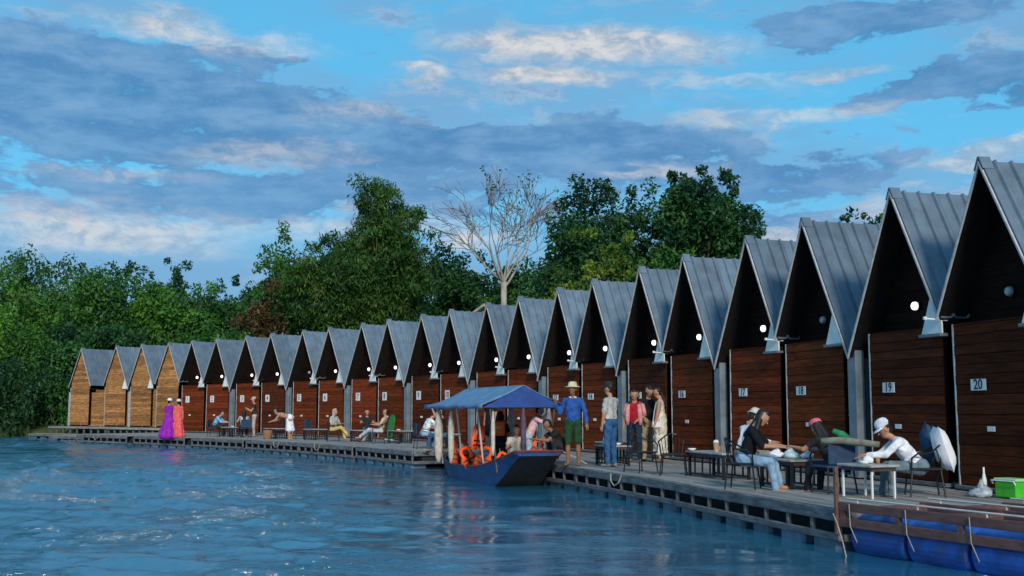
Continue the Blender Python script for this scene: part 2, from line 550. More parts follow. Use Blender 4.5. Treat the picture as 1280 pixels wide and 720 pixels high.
def build_water():
    ys = [6.0]
    while ys[-1] < 80:
        ys.append(ys[-1] * 1.0075)
    ys = np.array([-300, -120, -50, -20, -5, 0, 3] + ys + [90, 110, 160, 260, 400, 700])
    xs = np.concatenate([[-900, -500, -300, -150, -90, -60, -45], np.arange(-36, 9, 0.1), [10, 11, 13, 17, 25, 40, 80]])
    X, Y = np.meshgrid(xs, ys)
    Z, CH_ = waves(X, Y)
    fade = np.clip((Y - 4) / 3, 0, 1) * np.clip((90 - Y) / 15, 0, 1) * np.clip((X + 60) / 20, 0, 1) * np.clip((14 - X) / 5, 0, 1)
    Z = Z * fade
    ny, nx = X.shape
    V = np.stack([X.ravel(), Y.ravel(), Z.ravel()], 1)
    i = np.arange((ny - 1) * (nx - 1))
    r, c = i // (nx - 1), i % (nx - 1)
    a = r * nx + c
    F = np.stack([a, a + 1, a + nx + 1, a + nx], 1)
    me = np_mesh('water', V, F)
    at_ = me.attributes.new('chop', 'FLOAT', 'POINT')
    at_.data.foreach_set('value', CH_.ravel().astype(np.float32))
    me.shade_smooth()
    m = bpy.data.materials.new('river_water')
    m.use_nodes = True
    t = NT(m.node_tree)
    p = t.n['Principled BSDF']
    tc = t.n.new('ShaderNodeTexCoord')
    pos = tc.outputs['Object']
    f, _ = t.noise(pos, 0.35, 3, 0.5)
    t.put(p.inputs['Base Color'], t.mix(f, (0.012, 0.100, 0.175), (0.022, 0.150, 0.250)))
    p.inputs['Roughness'].default_value = 0.09
    p.inputs['IOR'].default_value = 3.0
    p.inputs['Specular IOR Level'].default_value = 0.5
    # fine wavelets: broken ridges that come and go in patches
    n1, _ = t.noise(t.vm('MULTIPLY', pos, (0.8, 1.5, 1.0)), 6.0, 3, 0.6, 0.9)
    n2, _ = t.noise(t.vm('MULTIPLY', pos, (0.8, 1.4, 1.0)), 17.0, 3, 0.6, 0.6)
    patch, _ = t.noise(t.vm('MULTIPLY', pos, (0.6, 1.0, 1.0)), 0.55, 4, 0.65, 0.4)
    ridge = t.m('SUBTRACT', 1.0, t.m('MULTIPLY', t.m('ABSOLUTE', t.m('SUBTRACT', n1, 0.5)), 4.0), clamp=True)
    ridge = t.m('POWER', ridge, 3.0)
    h = t.m('ADD', t.m('MULTIPLY', ridge, t.ramp(patch, 0.44, 0.62, 0.05, 1.5)), t.m('ADD', t.m('MULTIPLY', n1, 0.30), t.m('MULTIPLY', n2, 0.22)))
    b = t.n.new('ShaderNodeBump')
    ca = t.n.new('ShaderNodeAttribute')
    ca.attribute_name = 'chop'
    h = t.m('MULTIPLY', h, ca.outputs['Fac'])
    b.inputs['Strength'].default_value = 0.9
    b.inputs['Distance'].default_value = 0.034
    t.put(b.inputs['Height'], h)
    t.l.new(b.outputs[0], p.inputs['Normal'])
    o = ob('water', me, m)
    tag(o, 'choppy blue river water', None, None, 'structure')


def np_mesh(name, V, F):
    me = bpy.data.meshes.new(name)
    V = np.asarray(V, np.float32)
    F = np.asarray(F, np.int32)
    k = F.shape[1]
    me.vertices.add(len(V))
    me.vertices.foreach_set('co', V.ravel())
    me.loops.add(F.size)
    me.loops.foreach_set('vertex_index', F.ravel())
    me.polygons.add(len(F))
    me.polygons.foreach_set('loop_start', np.arange(0, F.size, k, dtype=np.int32))
    me.polygons.foreach_set('loop_total', np.full(len(F), k, np.int32))
    me.update(calc_edges=True)
    me.validate()
    return me


build_water()

# ------------------------------------------------------------------ terrain
BX = [-400, -200, -80, -45, -30, -23.0, -7.5, 5.2, 12.2, 15, 20, 60]
BY = [130, 100, 80, 71.5, 68.8, 70.6, 58.2, 39.0, 17.6, 4, -30, -300]


def bank_y(x):
    return np.interp(x, BX, BY)


def ground_z(x, y):
    d = (np.asarray(y) - bank_y(x)) * 0.72
    z = -1.0 + 1.9 * np.clip((d + 1.5) / 3.5, 0, 1) + 0.05 * np.clip(d, 0, 60) * 0.6
    return z


def build_ground():
    xs = np.concatenate([[-1500, -700, -350, -200], np.arange(-120, 80, 2.0), [90, 120, 200, 400, 900]])
    ys = np.concatenate([[-400, -200, -100, -40], np.arange(-20, 150, 2.0), [170, 220, 350, 700, 1500]])
    X, Y = np.meshgrid(xs, ys)
    Z = ground_z(X, Y)
    land = np.clip((Y - bank_y(X)) / 4, 0, 1)
    Z = Z + land * (0.25 * np.sin(X * .5 + Y * .3) + 0.2 * np.sin(X * .9 - Y * .7))
    ny, nx = X.shape
    i = np.arange((ny - 1) * (nx - 1))
    a = (i // (nx - 1)) * nx + i % (nx - 1)
    me = np_mesh('ground', np.stack([X.ravel(), Y.ravel(), Z.ravel()], 1), np.stack([a, a + 1, a + nx + 1, a + nx], 1))
    me.shade_smooth()
    o = ob('ground', me, mat('ground_soil', (0.05, 0.055, 0.025), 0.95, 0.5, 0.8, bump=0.6, bscale=6, col2=(0.05, 0.08, 0.02)))
    tag(o, None, None, None, 'structure')


build_ground()

# ------------------------------------------------------------------ hut row
# (number, x, y, heading in degrees) of every hut front, from the near end of the row to the far end
HUTS = [(20, 7.03, 16.21, -13.5), (19, 6.47, 18.55, -14.5), (18, 5.73, 21.42, -15.7), (17, 5.08, 23.73, -17.1),
        (16, 4.21, 26.57, -18.6), (15, 3.44, 28.85, -20.3), (14, 2.41, 31.63, -22.2), (13, 1.50, 33.86, -24.1),
        (12, 0.29, 36.56, -26.2), (11, -0.77, 38.72, -28.3), (10, -2.18, 41.33, -30.4), (9, -3.39, 43.41, -32.5),
        (8, -4.99, 45.91, -34.7), (7, -6.36, 47.89, -36.8), (6, -8.13, 50.26, -38.9), (5, -9.64, 52.13, -40.9),
        (4, -11.58, 54.38, -42.8), (3, -13.22, 56.14, -44.6), (2, -15.30, 58.25, -46.2), (1, -17.03, 59.92, -47.8),
        (0, -18.76, 61.48, -49.1), (-1, -20.77, 63.22, -50.2), (-2, -22.81, 64.92, -51.1), (-3, -25.78, 67.31, -51.1)]
FRONT = {20: 3.45, 18: 3.45, 16: 3.5, 14: 3.3, 12: 4.3, 10: 4.5, 8: 4.6, 6: 4.8, 4: 5.2, 2: 5.6, 0: 4.6, -2: 2.5}

WORD = dict(enumerate('zero one two three four five six seven eight nine ten eleven twelve thirteen fourteen fifteen sixteen seventeen eighteen nineteen twenty'.split()))
APEX, SL = 4.82, 1.84            # ridge height above the deck, roof slope
HALF_IN, HALF_OUT = 1.20, 1.46   # roof half-width towards the twin hut / towards the next raft
WALL_L, WALL_R = -1.05, 1.00     # wooden front
TOP_W = 2.52                     # top of the lower front
DEPTH = 4.0


def zroof(x):
    return APEX - SL * abs(x)


_cache = {}


def cached(key, fn):
    if key not in _cache:
        _cache[key] = fn()
    return _cache[key]


def plank_mesh(poly, y0, y1):
    return MB().prism(poly, y0, y1)


def sheet_mesh(half, y0, y1, side):
    """one ribbed roof sheet, profile along Y, ribs running down the slope"""
    def mk():
        mb = MB()
        nrm = Vector((side * SL, 0, 1)).normalized()
        prof = []
        n = 3
        w = (y1 - y0) / n
        for k in range(n):
            b = y0 + k * w
            prof += [(b, 0.0), (b + w * 0.60, 0.0), (b + w * 0.67, 0.046), (b + w * 0.80, 0.046), (b + w * 0.87, 0.0)]
        prof.append((y1, 0.0))
        th = 0.02
        vs = []
        for z0 in (0.035, 0.035 - th):
            for xa in (0.0, half):
                for (y, hh) in prof:
                    p = Vector((side * xa, y, APEX - SL * xa)) + nrm * (z0 + hh + 0.01)
                    vs.append(p)
        m = len(prof)
        fs = []
        for k in range(m - 1):
            fs.append((k, k + 1, m + k + 1, m + k))
            fs.append((2 * m + k, 3 * m + k, 3 * m + k + 1, 2 * m + k + 1))
            fs.append((m + k, m + k + 1, 3 * m + k + 1, 3 * m + k))
            fs.append((k + 1, k, 2 * m + k, 2 * m + k + 1))
        fs.append((0, m, 3 * m, 2 * m))
        fs.append((m - 1, 3 * m - 1, 4 * m - 1, 2 * m - 1))
        if side < 0:
            fs = [f[::-1] for f in fs]
        return mb.add(vs, fs).mesh('roof_sheet')
    return cached(('sheet', half, y0, y1, side), mk)


def text_mesh(s, size):
    cu = bpy.data.curves.new('numeral', 'FONT')
    cu.body = s
    cu.size = size
    cu.align_x = 'CENTER'
    cu.align_y = 'CENTER'
    cu.extrude = 0.002
    cu.offset = size * 0.012
    cu.resolution_u = 3
    tmp = bpy.data.objects.new('tmp', cu)
    COL.objects.link(tmp)
    dg = bpy.context.evaluated_depsgraph_get()
    me = bpy.data.meshes.new_from_object(tmp.evaluated_get(dg))
    bpy.data.objects.remove(tmp)
    bpy.data.curves.remove(cu)
    return me


def build_hut(num, x, y, ph, right_in):
    """right_in: True if the twin hut stands on this hut's right (nearer) side"""
    rz = R(-90 - ph)
    raw = num < 1
    lift = 0.22 if raw else 0.0
    if raw:
        lab = {0: 'unnumbered raw plank hut next to hut 1', -1: 'unnumbered raw plank hut, second from numbered hut 1',
               -2: 'unnumbered raw plank hut, second from the far end', -3: 'raw plank hut at the far left end of the row'}[num]
    else:
        lab = 'steep roofed wooden hut whose white plate reads %s' % WORD[num]
    root = thing('raft_hut', lab, 'hut', (x, y, DECK + lift * 0), rz, 'steep roofed huts along the floating decks')
    hl = HALF_OUT if right_in else HALF_IN
    hr = HALF_IN if right_in else HALF_OUT
    if num == -3:
        hl = 1.25
    if num == 0:
        hr = 1.16
    if num == 1:
        hl = 1.16
    if num == -1:
        hl = 1.33
    if num == -2:
        hr = 1.33
    z0 = 0.02 + lift
    # body: side and back walls
    body = cached(('body', raw), lambda: MB().box((-0.99, 2.15, (z0 + 2.4) / 2), (0.05, 3.5, 2.4 - z0)).box((0.94, 2.15, (z0 + 2.4) / 2), (0.05, 3.5, 2.4 - z0)).prism(
        [(-1.0, z0), (1.0, z0), (1.0, 2.9), (0, APEX - 0.12), (-1.0, 2.9)], 3.9, 3.95).mesh('wall'))
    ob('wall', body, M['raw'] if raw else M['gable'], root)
    # floor sill
    ob('sill', cached(('sill', raw), lambda: MB().box((0.0, 0.1, z0 + 0.03), (2.16, 0.3, 0.06), 0.01).mesh('sill')), M['deck_edge'], root)
    # lower front: backing with planks
    yo = -0.13 if raw else 0.0
    fw = ob('front_wall', cached(('fw', raw), lambda: MB().box(((WALL_L + WALL_R) / 2, 0.10, (z0 + TOP_W) / 2), (WALL_R - WALL_L - 0.02, 0.06, TOP_W - z0 - 0.02)).mesh('front_wall')), M['black'], root, (0, yo, 0))
    root.rotation_euler = (R(0.35 * math.sin(num * 5.1)), R(0.35 * math.sin(num * 3.7 + 1)), rz + R(0.5 * math.sin(num * 2.3)))
    pm = M['raw'] if raw else M[{20: 'plank_shaded', 19: 'plank_shaded', 15: 'plank_shaded', 9: 'plank_shaded', 4: 'plank_shaded', 17: 'plank_red', 12: 'plank_red', 7: 'plank_red', 2: 'plank_red'}.get(num, 'plank')]  # nearest pair takes the planks with painted shade, some scattered huts too
    h = 0.15
    zz = z0 + 0.07
    k = 0
    while zz < TOP_W - 0.02:
        z1 = min(zz + h, TOP_W)
        me = cached(('pl', round(zz, 3)), lambda: MB().box(((WALL_L + WALL_R) / 2, 0, 0), (WALL_R - WALL_L, 0.024, z1 - zz - 0.007), 0.004).mesh('plank'))
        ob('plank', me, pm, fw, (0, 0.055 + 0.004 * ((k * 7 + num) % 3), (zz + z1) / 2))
        zz = z1
        k += 1
    # gable, set back under the roof
    gy = -0.06 if raw else 0.34
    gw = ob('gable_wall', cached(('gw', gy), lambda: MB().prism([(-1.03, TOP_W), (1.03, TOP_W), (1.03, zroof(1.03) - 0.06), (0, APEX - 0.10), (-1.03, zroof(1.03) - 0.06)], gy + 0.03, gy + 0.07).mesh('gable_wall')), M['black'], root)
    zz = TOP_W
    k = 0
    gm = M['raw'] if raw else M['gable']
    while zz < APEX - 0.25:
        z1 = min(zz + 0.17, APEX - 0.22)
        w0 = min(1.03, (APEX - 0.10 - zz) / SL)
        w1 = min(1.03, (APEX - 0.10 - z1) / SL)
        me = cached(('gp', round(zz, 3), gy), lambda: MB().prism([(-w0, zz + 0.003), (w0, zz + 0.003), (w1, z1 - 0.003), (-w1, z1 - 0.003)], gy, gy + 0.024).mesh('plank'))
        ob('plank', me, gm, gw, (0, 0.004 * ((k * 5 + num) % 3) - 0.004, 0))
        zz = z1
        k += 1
    if not raw:
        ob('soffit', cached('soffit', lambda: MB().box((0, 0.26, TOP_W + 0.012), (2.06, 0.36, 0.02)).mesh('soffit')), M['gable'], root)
    # roof: lining, sheets, cap, fascias
    yf, yb = -0.12, DEPTH + 0.15
    lin = cached(('lin', hl, hr), lambda: MB().prism([(-hl + .01, zroof(hl - .01) - 0.03), (0, APEX - 0.03), (hr - .01, zroof(hr - .01) - 0.03), (hr - .01, zroof(hr - .01) + 0.02), (0, APEX + 0.02), (-hl + .01, zroof(hl - .01) + 0.02)], yf + 0.02, yb - 0.02).mesh('roof'))
    roof = ob('roof', lin, M['black'], root)
    ns = 5
    w = (yb - yf) / ns
    for s_, hh in ((-1, hl), (1, hr)):
        me = sheet_mesh(hh, 0.0, round(w - 0.004, 4), s_)
        for k in range(ns):
            ob('roof_sheet', me, M['roof'], roof, (0, yf + k * w, 0))
    cap = cached('cap', lambda: MB().prism([(-0.10, APEX - 0.10), (0, APEX + 0.075), (0.10, APEX - 0.10), (0.115, APEX - 0.10), (0.02, APEX + 0.095), (-0.02, APEX + 0.095), (-0.115, APEX - 0.10)], yf - 0.03, yf + 0.16).mesh('ridge_cap'))
    ob('ridge_cap', cap, M['roof'], roof)
    for s_, hh in ((-1, hl), (1, hr)):
        def fm():
            t = 0.045
            return MB().prism([(0, APEX + 0.03), (s_ * hh, zroof(hh) + 0.03), (s_ * hh, zroof(hh) - 0.03), (0, APEX - 0.03)][::(1 if s_ < 0 else -1)], yf - 0.035, yf - 0.004).mesh('fascia')
        ob('fascia', cached(('fas', s_, hh), fm), M['fascia'], roof)
    # narrow upright trim at the left edge of the front
    ob('trim', cached(('trim', raw), lambda: MB().box((WALL_L - 0.017, -0.08 if raw else 0.05, (z0 + TOP_W) / 2), (0.028, 0.03, TOP_W - z0), 0.004).mesh('trim')), M['fascia'], root)
    # right-hand bay: pale valley sheet over a ledge, grey door leaf below
    rb = (2 * HALF_IN + WALL_L - 0.045) if right_in else HALF_OUT - 0.12
    if num not in (-3, 20, 0):
        pr = 1.20 if right_in else 1.26
        vp = ob('valley_panel', cached(('vp', right_in), lambda: MB().prism([(0.68, 2.40), (pr, 2.40), (pr, zroof(pr) - 0.05), (0.95, zroof(0.95) - 0.05)], -0.10, -0.075).mesh('valley_panel')), M['white_panel'], root)
        ob('ledge', cached(('ld', right_in), lambda: MB().box(((0.66 + pr) / 2, -0.065, 2.375), (pr - 0.64, 0.15, 0.05), 0.006).mesh('ledge')), M['ledge'], vp)
        dr = ob('side_door', cached(('sd', right_in, raw), lambda: MB().box(((WALL_R + rb) / 2, 0.10, (z0 + 2.34) / 2), (rb - WALL_R + 0.04, 0.04, 2.34 - z0)).mesh('side_door') if raw else MB().box(((WALL_R + rb) / 2, 0.42, (z0 + 2.34) / 2), (rb - WALL_R, 0.04, 2.34 - z0)).box((WALL_R + 0.10, 0.385, (z0 + 2.34) / 2), (0.07, 0.03, 2.3 - z0)).box((rb - 0.07, 0.385, (z0 + 2.34) / 2), (0.05, 0.03, 2.3 - z0)).mesh('side_door')), M['raw'] if raw else M['door'], root)
    if num == 20:
        vp = ob('valley_panel', MB().prism([(0.68, 2.40), (1.26, 2.40), (1.26, zroof(1.26) - 0.05), (0.95, zroof(0.95) - 0.05)], -0.10, -0.075), M['white_panel'], root)
        ob('ledge', MB().box((0.96, -0.065, 2.375), (0.62, 0.15, 0.05), 0.006), M['ledge'], vp)
        ob('side_door', MB().box((WALL_R + 0.27, 0.42, 1.18), (0.54, 0.04, 2.3)).box((WALL_R + 0.12, 0.385, 1.18), (0.07, 0.03, 2.3)), M['door'], root)
    # column on the raft's outer side
    if not raw and not right_in:
        cx = HALF_OUT + 0.025
        ob('column', cached('col', lambda: MB().box((cx, 0.0, 1.13), (0.27, 0.18, 2.24), 0.012).box((cx, 0.0, 0.04), (0.34, 0.26, 0.04)).box((cx, 0.0, 1.1), (0.276, 0.186, 0.02)).mesh('column')), M['column'], root)
    elif raw and right_in:
        ob('column', cached('colr', lambda: MB().box((-HALF_OUT + 0.14, 0.02, 1.24), (0.10, 0.08, 2.0)).mesh('column')), M['fascia'], root)
    # rain spout lamp arm in the valley between twins
    if right_in and not raw:
        ob('spout', cached('spout', lambda: MB().tube([(HALF_IN - 0.02, 0.02, 2.60), (HALF_IN - 0.05, -0.34, 2.62)], 0.016, 8).box((HALF_IN - 0.052, -0.35, 2.625), (0.055, 0.05, 0.055), 0.01).mesh('spout')), M['plastic_w'], root)
    if num == -3:
        inf = ob('infill_wall', MB().box((1.87, 0.14, (z0 + 2.2) / 2), (1.74, 0.04, 2.2 - z0)), M['black'], root)
        for k in range(13):
            ob('plank', cached('ipl', lambda: MB().box((1.87, 0, 0), (1.72, 0.024, 0.146), 0.004).mesh('plank')), M['raw'], inf, (0, 0.10 + 0.004 * (k % 3), z0 + 0.08 + 0.152 * k))
    if raw:
        ob('batten', cached('batten', lambda: MB().box((0.25, -0.10, 0.62), (0.05, 0.03, 0.7)).mesh('batten')), M['raw'], root)
        return root
    # lamp
    lamp = ob('lamp', cached('lamp', lambda: MB().lathe([(0.0, -0.075), (0.045, -0.07), (0.066, -0.05), (0.07, -0.02), (0.066, 0.0)], 14, (0, 0, 0), 'y').mesh('lamp', True)), M['lamp_off'] if num in (20, 18, 5) else M['lamp_on'], root, (-0.02, gy - 0.045, 2.93))
    ob('lamp_base', cached('lampb', lambda: MB().lathe([(0.085, 0.0), (0.085, 0.035)], 14, (0, 0, 0), 'y').mesh('lamp_base')), M['black_metal'], lamp)
    # number plate
    big = num <= 12
    pw, phh, pz = (0.36, 0.34, 1.76) if big else (0.35, 0.17, 1.58)
    pl = ob('number_plate', cached(('np', big), lambda: MB().box((0, 0, 0), (pw, 0.012, phh), 0.003).mesh('number_plate')), M['plate'], root, (-0.5, 0.034, pz))
    ob('numeral', text_mesh(str(num), 0.30 if big else 0.21), M['ink'], pl, (0, -0.0085, 0), rot=(R(90), 0, 0))
    ob('notice', cached('notice', lambda: MB().box((0, 0, 0), (0.17, 0.012, 0.075), 0.003).mesh('notice')), M['plate'], root, (-0.26, 0.034, 0.93))
    return root


for i, (num, x, y, ph) in enumerate(HUTS):
    build_hut(num, x, y, ph, right_in=(i % 2 == 1))

# ------------------------------------------------------------------ floating decks
U_PLANK = MB().box((0, 0, 0), (1, 0.142, 0.04)).mesh('plank')
FLOAT = MB().box((0, 0, 0), (0.62, 0.5, 0.46), 0.05).mesh('float')
FLOAT.materials.append(M['float_b'])


def build_raft(i):
    n0, x0, y0, p0 = HUTS[i]
    n1, x1, y1, p1 = HUTS[i + 1]
    ph = (p0 + p1) / 2
    cx, cy = (x0 + x1) / 2, (y0 + y1) / 2
    prev_ph = (HUTS[i - 2][3] + HUTS[i - 1][3]) / 2 if i > 0 else ph
    next_ph = (HUTS[i + 2][3] + HUTS[i + 3][3]) / 2 if i + 3 < 24 else ph
    raw = n0 < 1
    fr = FRONT[n0]
    lab = 'grey boarded floating deck under huts %s and %s' % (WORD[n1], WORD[n0]) if not raw else (
        'dark low raft under the raw huts beside hut 1' if n0 == 0 else 'dark low raft under the two farthest raw huts')
    root = thing('floating_deck', lab, 'raft', (cx, cy, DECK), R(-90 - ph), 'floating decks of the hut row')
    half_len = 2.68 if n0 != -2 else 3.1
    tl = math.tan(R(abs(next_ph - ph) / 2))      # far end (local -X)
    tr = math.tan(R(abs(prev_ph - ph) / 2))      # near end (local +X)

    def ends(yy):
        return -half_len - yy * tl + 0.015, half_len + yy * tr - 0.015
    zt = 0.0 if not raw else -0.16
    yy = -fr + 0.07
    k = 0
    while yy < (-1.6 if raw else -0.05):
        a, b = ends(yy)
        # each row is two boards with a butt joint
        j = 0.4 * math.sin(k * 2.7 + i)
        for q0, q1 in ((a, j - 0.004), (j + 0.004, b)):
            ob('plank', U_PLANK, M['deck'], root, ((q0 + q1) / 2, yy, zt - 0.02 + 0.003 * math.sin(k * 1.9 + q0)), scale=(q1 - q0, 1, 1))
        yy += 0.15
        k += 1
    a, b = ends(-fr)
    am, bm = ends(-0.1)
    # front edge: fascia, spacers, lower beam
    ob('edge_beam', MB().box(((a + b) / 2, -fr - 0.02, zt - 0.085), (b - a, 0.05, 0.15), 0.012), M['deck_edge'], root)
    ob('lower_beam', MB().box(((a + b) / 2, -fr - 0.02, zt - 0.35), (b - a, 0.06, 0.09), 0.012), M['deck_edge'], root)
    ns = 9
    sp = cached('spacer', lambda: MB().box((0, 0, 0), (0.05, 0.05, 0.16)).mesh('spacer'))
    for q in range(ns):
        ob('spacer', sp, M['deck_edge'], root, (a + 0.05 + (b - a - 0.1) * q / (ns - 1), -fr - 0.015, zt - 0.232))
    # joists and dark frame under the boards
    ob('frame', MB().add([(am, 4.2, zt - 0.06), (bm, 4.2, zt - 0.06), (b - .03, -fr + 0.3, zt - 0.06), (a + .03, -fr + 0.3, zt - 0.06),
                          (am, 4.2, zt - 0.36), (bm, 4.2, zt - 0.36), (b - .03, -fr + 0.3, zt - 0.36), (a + .03, -fr + 0.3, zt - 0.36)],
                         [(0, 3, 2, 1), (4, 5, 6, 7), (0, 1, 5, 4), (1, 2, 6, 5), (2, 3, 7, 6), (3, 0, 4, 7)]), M['frame_dark'], root)
    nf = 6
    for q in range(nf):
        ob('float', FLOAT, M['float_b'], root, (a + 0.42 + (b - a - 0.84) * q / (nf - 1), -fr + 0.24, -0.58 + (-0.02 if raw else 0)), scale=(1 if q % 3 else 0.86, 1, 1))
        if q % 2 == 0:
            ob('float', FLOAT, M['float_b'], root, (a + 0.42 + (b - a - 0.84) * q / (nf - 1), -0.3, -0.58), scale=(1, 1, 1))
    if raw:
        # raised inner platform on short posts
        aa, bb = ends(-1.3)
        yy = -1.25
        k = 0
        while yy < 0.0:
            ob('plank', U_PLANK, M['deck'], root, ((aa + bb) / 2, yy, 0.20 + 0.003 * (k % 3)), scale=(bb - aa, 1, 1))
            yy += 0.15
            k += 1
        pm = cached('shortpost', lambda: MB().box((0, 0, 0), (0.08, 0.08, 0.34)).mesh('post'))
        for q in range(9):
            ob('post', pm, M['deck_edge'], root, (aa + 0.1 + (bb - aa - 0.2) * q / 8, -1.27, 0.015))
        ob('edge_beam', MB().box(((aa + bb) / 2, -1.345, 0.17), (bb - aa, 0.04, 0.08)), M['deck'], root)
    elif n0 in (18, 10, 8, 2):
        # hooked mooring rope on the edge
        q = 0.6 * math.sin(i * 1.7)
        ob('mooring_rope', MB().tube([(q - 0.25, -fr - 0.07, zt - 0.02), (q - 0.2, -fr - 0.09, zt - 0.16), (q, -fr - 0.1, zt - 0.24), (q + 0.2, -fr - 0.09, zt - 0.17), (q + 0.27, -fr - 0.06, zt - 0.03)], 0.013, 6), M['rope'], root)
    if n0 in (12, 20):
        xe0, xe1 = ends(-fr)[1], ends(-0.1)[1]
        L_ = math.hypot(xe1 - xe0, fr)
        for zz_, hh_ in ((-0.085, 0.15), (-0.35, 0.09)):
            ob('end_beam', MB().box((xe0 + 0.03, -fr / 2, zt + zz_), (0.05, fr, hh_), 0.01), M['deck_edge'], root)
    return root


for i in range(0, 24, 2):
    build_raft(i)


def hut_point(num, lx, ly, z=0.0):
    for n, x, y, ph in HUTS:
        if n == num:
            p = R(ph)
            return Vector((x - lx * math.sin(p) + ly * math.cos(p), y - lx * math.cos(p) - ly * math.sin(p), DECK + z))


def hut_rz(num):
    for n, x, y, ph in HUTS:
        if n == num:
            return R(-90 - ph)

# ------------------------------------------------------------------ trees
def leaf_cloud(clumps, size, rng, droop=0.3, narrow=0.45, shell=0.55):
    """clumps: list of (centre, radii, count, tone). Returns verts, quads, tone, clump attributes."""
    V, T, C = [], [], []
    for (c, rad, n, tone) in clumps:
        n = int(n)
        d = rng.normal(size=(n, 3))
        d /= np.linalg.norm(d, axis=1)[:, None] + 1e-9
        rr = shell + (1.08 - shell) * rng.random(n) ** 0.7
        p = np.array(c) + d * rr[:, None] * np.array(rad)
        ax = d * 0.6 + rng.normal(size=(n, 3)) * 0.8
        ax[:, 2] -= droop
        ax /= np.linalg.norm(ax, axis=1)[:, None] + 1e-9
        nr = rng.normal(size=(n, 3)) * 0.55 + d * 0.35
        nr[:, 2] += 0.75
        sd_ = np.cross(ax, nr)
        sd_ /= np.linalg.norm(sd_, axis=1)[:, None] + 1e-9
        s = size * (0.6 + 0.8 * rng.random(n))[:, None]
        up = np.cross(sd_, ax)
        q = np.stack([p - ax * s * .5, p + sd_ * s * narrow * .5 - up * s * .06, p + ax * s * .5 - up * s * .12, p - sd_ * s * narrow * .5 - up * s * .06], 1)
        V.append(q.reshape(-1, 3))
        T.append(np.clip(tone + rng.normal(size=n) * 0.20, 0, 1))
        C.append(np.full(n, tone))
    V = np.concatenate(V)
    T = np.concatenate(T)
    C = np.concatenate(C)
    F = np.arange(len(V)).reshape(-1, 4)
    return V, F, T, C


def foliage_obj(name, clumps, size, rng, m, parent, **k):
    V, F, T, C = leaf_cloud(clumps, size, rng, **k)
    me = np_mesh(name, V, F)
    a = me.attributes.new('tone', 'FLOAT', 'FACE')
    a.data.foreach_set('value', T.astype(np.float32))
    b = me.attributes.new('clump', 'FLOAT', 'FACE')
    b.data.foreach_set('value', C.astype(np.float32))
    return ob(name, me, m, parent)


def limb(mb, a, b, r0, r1, rng, n=5, wob=0.06):
    a, b = Vector(a), Vector(b)
    L = (b - a).length
    pts, rs = [], []
    for i in range(n):
        t = i / (n - 1)
        p = a.lerp(b, t)
        p.z += 0.10 * L * t * (1 - t)
        if 0 < i < n - 1:
            p += Vector(rng.normal(size=3) * wob * L * 0.5)
        pts.append(p)
        rs.append(r0 + (r1 - r0) * t)
    mb.tube(pts, rs, 6)
    return pts


GREEN = leaf_mat('leaf_green', (0.012, 0.052, 0.014), (0.060, 0.190, 0.028), (0.10, 0.24, 0.035))
DARKG = leaf_mat('leaf_dark', (0.008, 0.036, 0.016), (0.034, 0.115, 0.032), (0.05, 0.15, 0.035))
BAMB = leaf_mat('leaf_bamboo', (0.014, 0.052, 0.012), (0.070, 0.175, 0.022), (0.12, 0.19, 0.03))
YEL = leaf_mat('leaf_yellow', (0.035, 0.085, 0.010), (0.15, 0.24, 0.025), (0.21, 0.27, 0.03))
LIGHT = leaf_mat('leaf_light', (0.020, 0.075, 0.012), (0.090, 0.25, 0.030), (0.13, 0.30, 0.035))


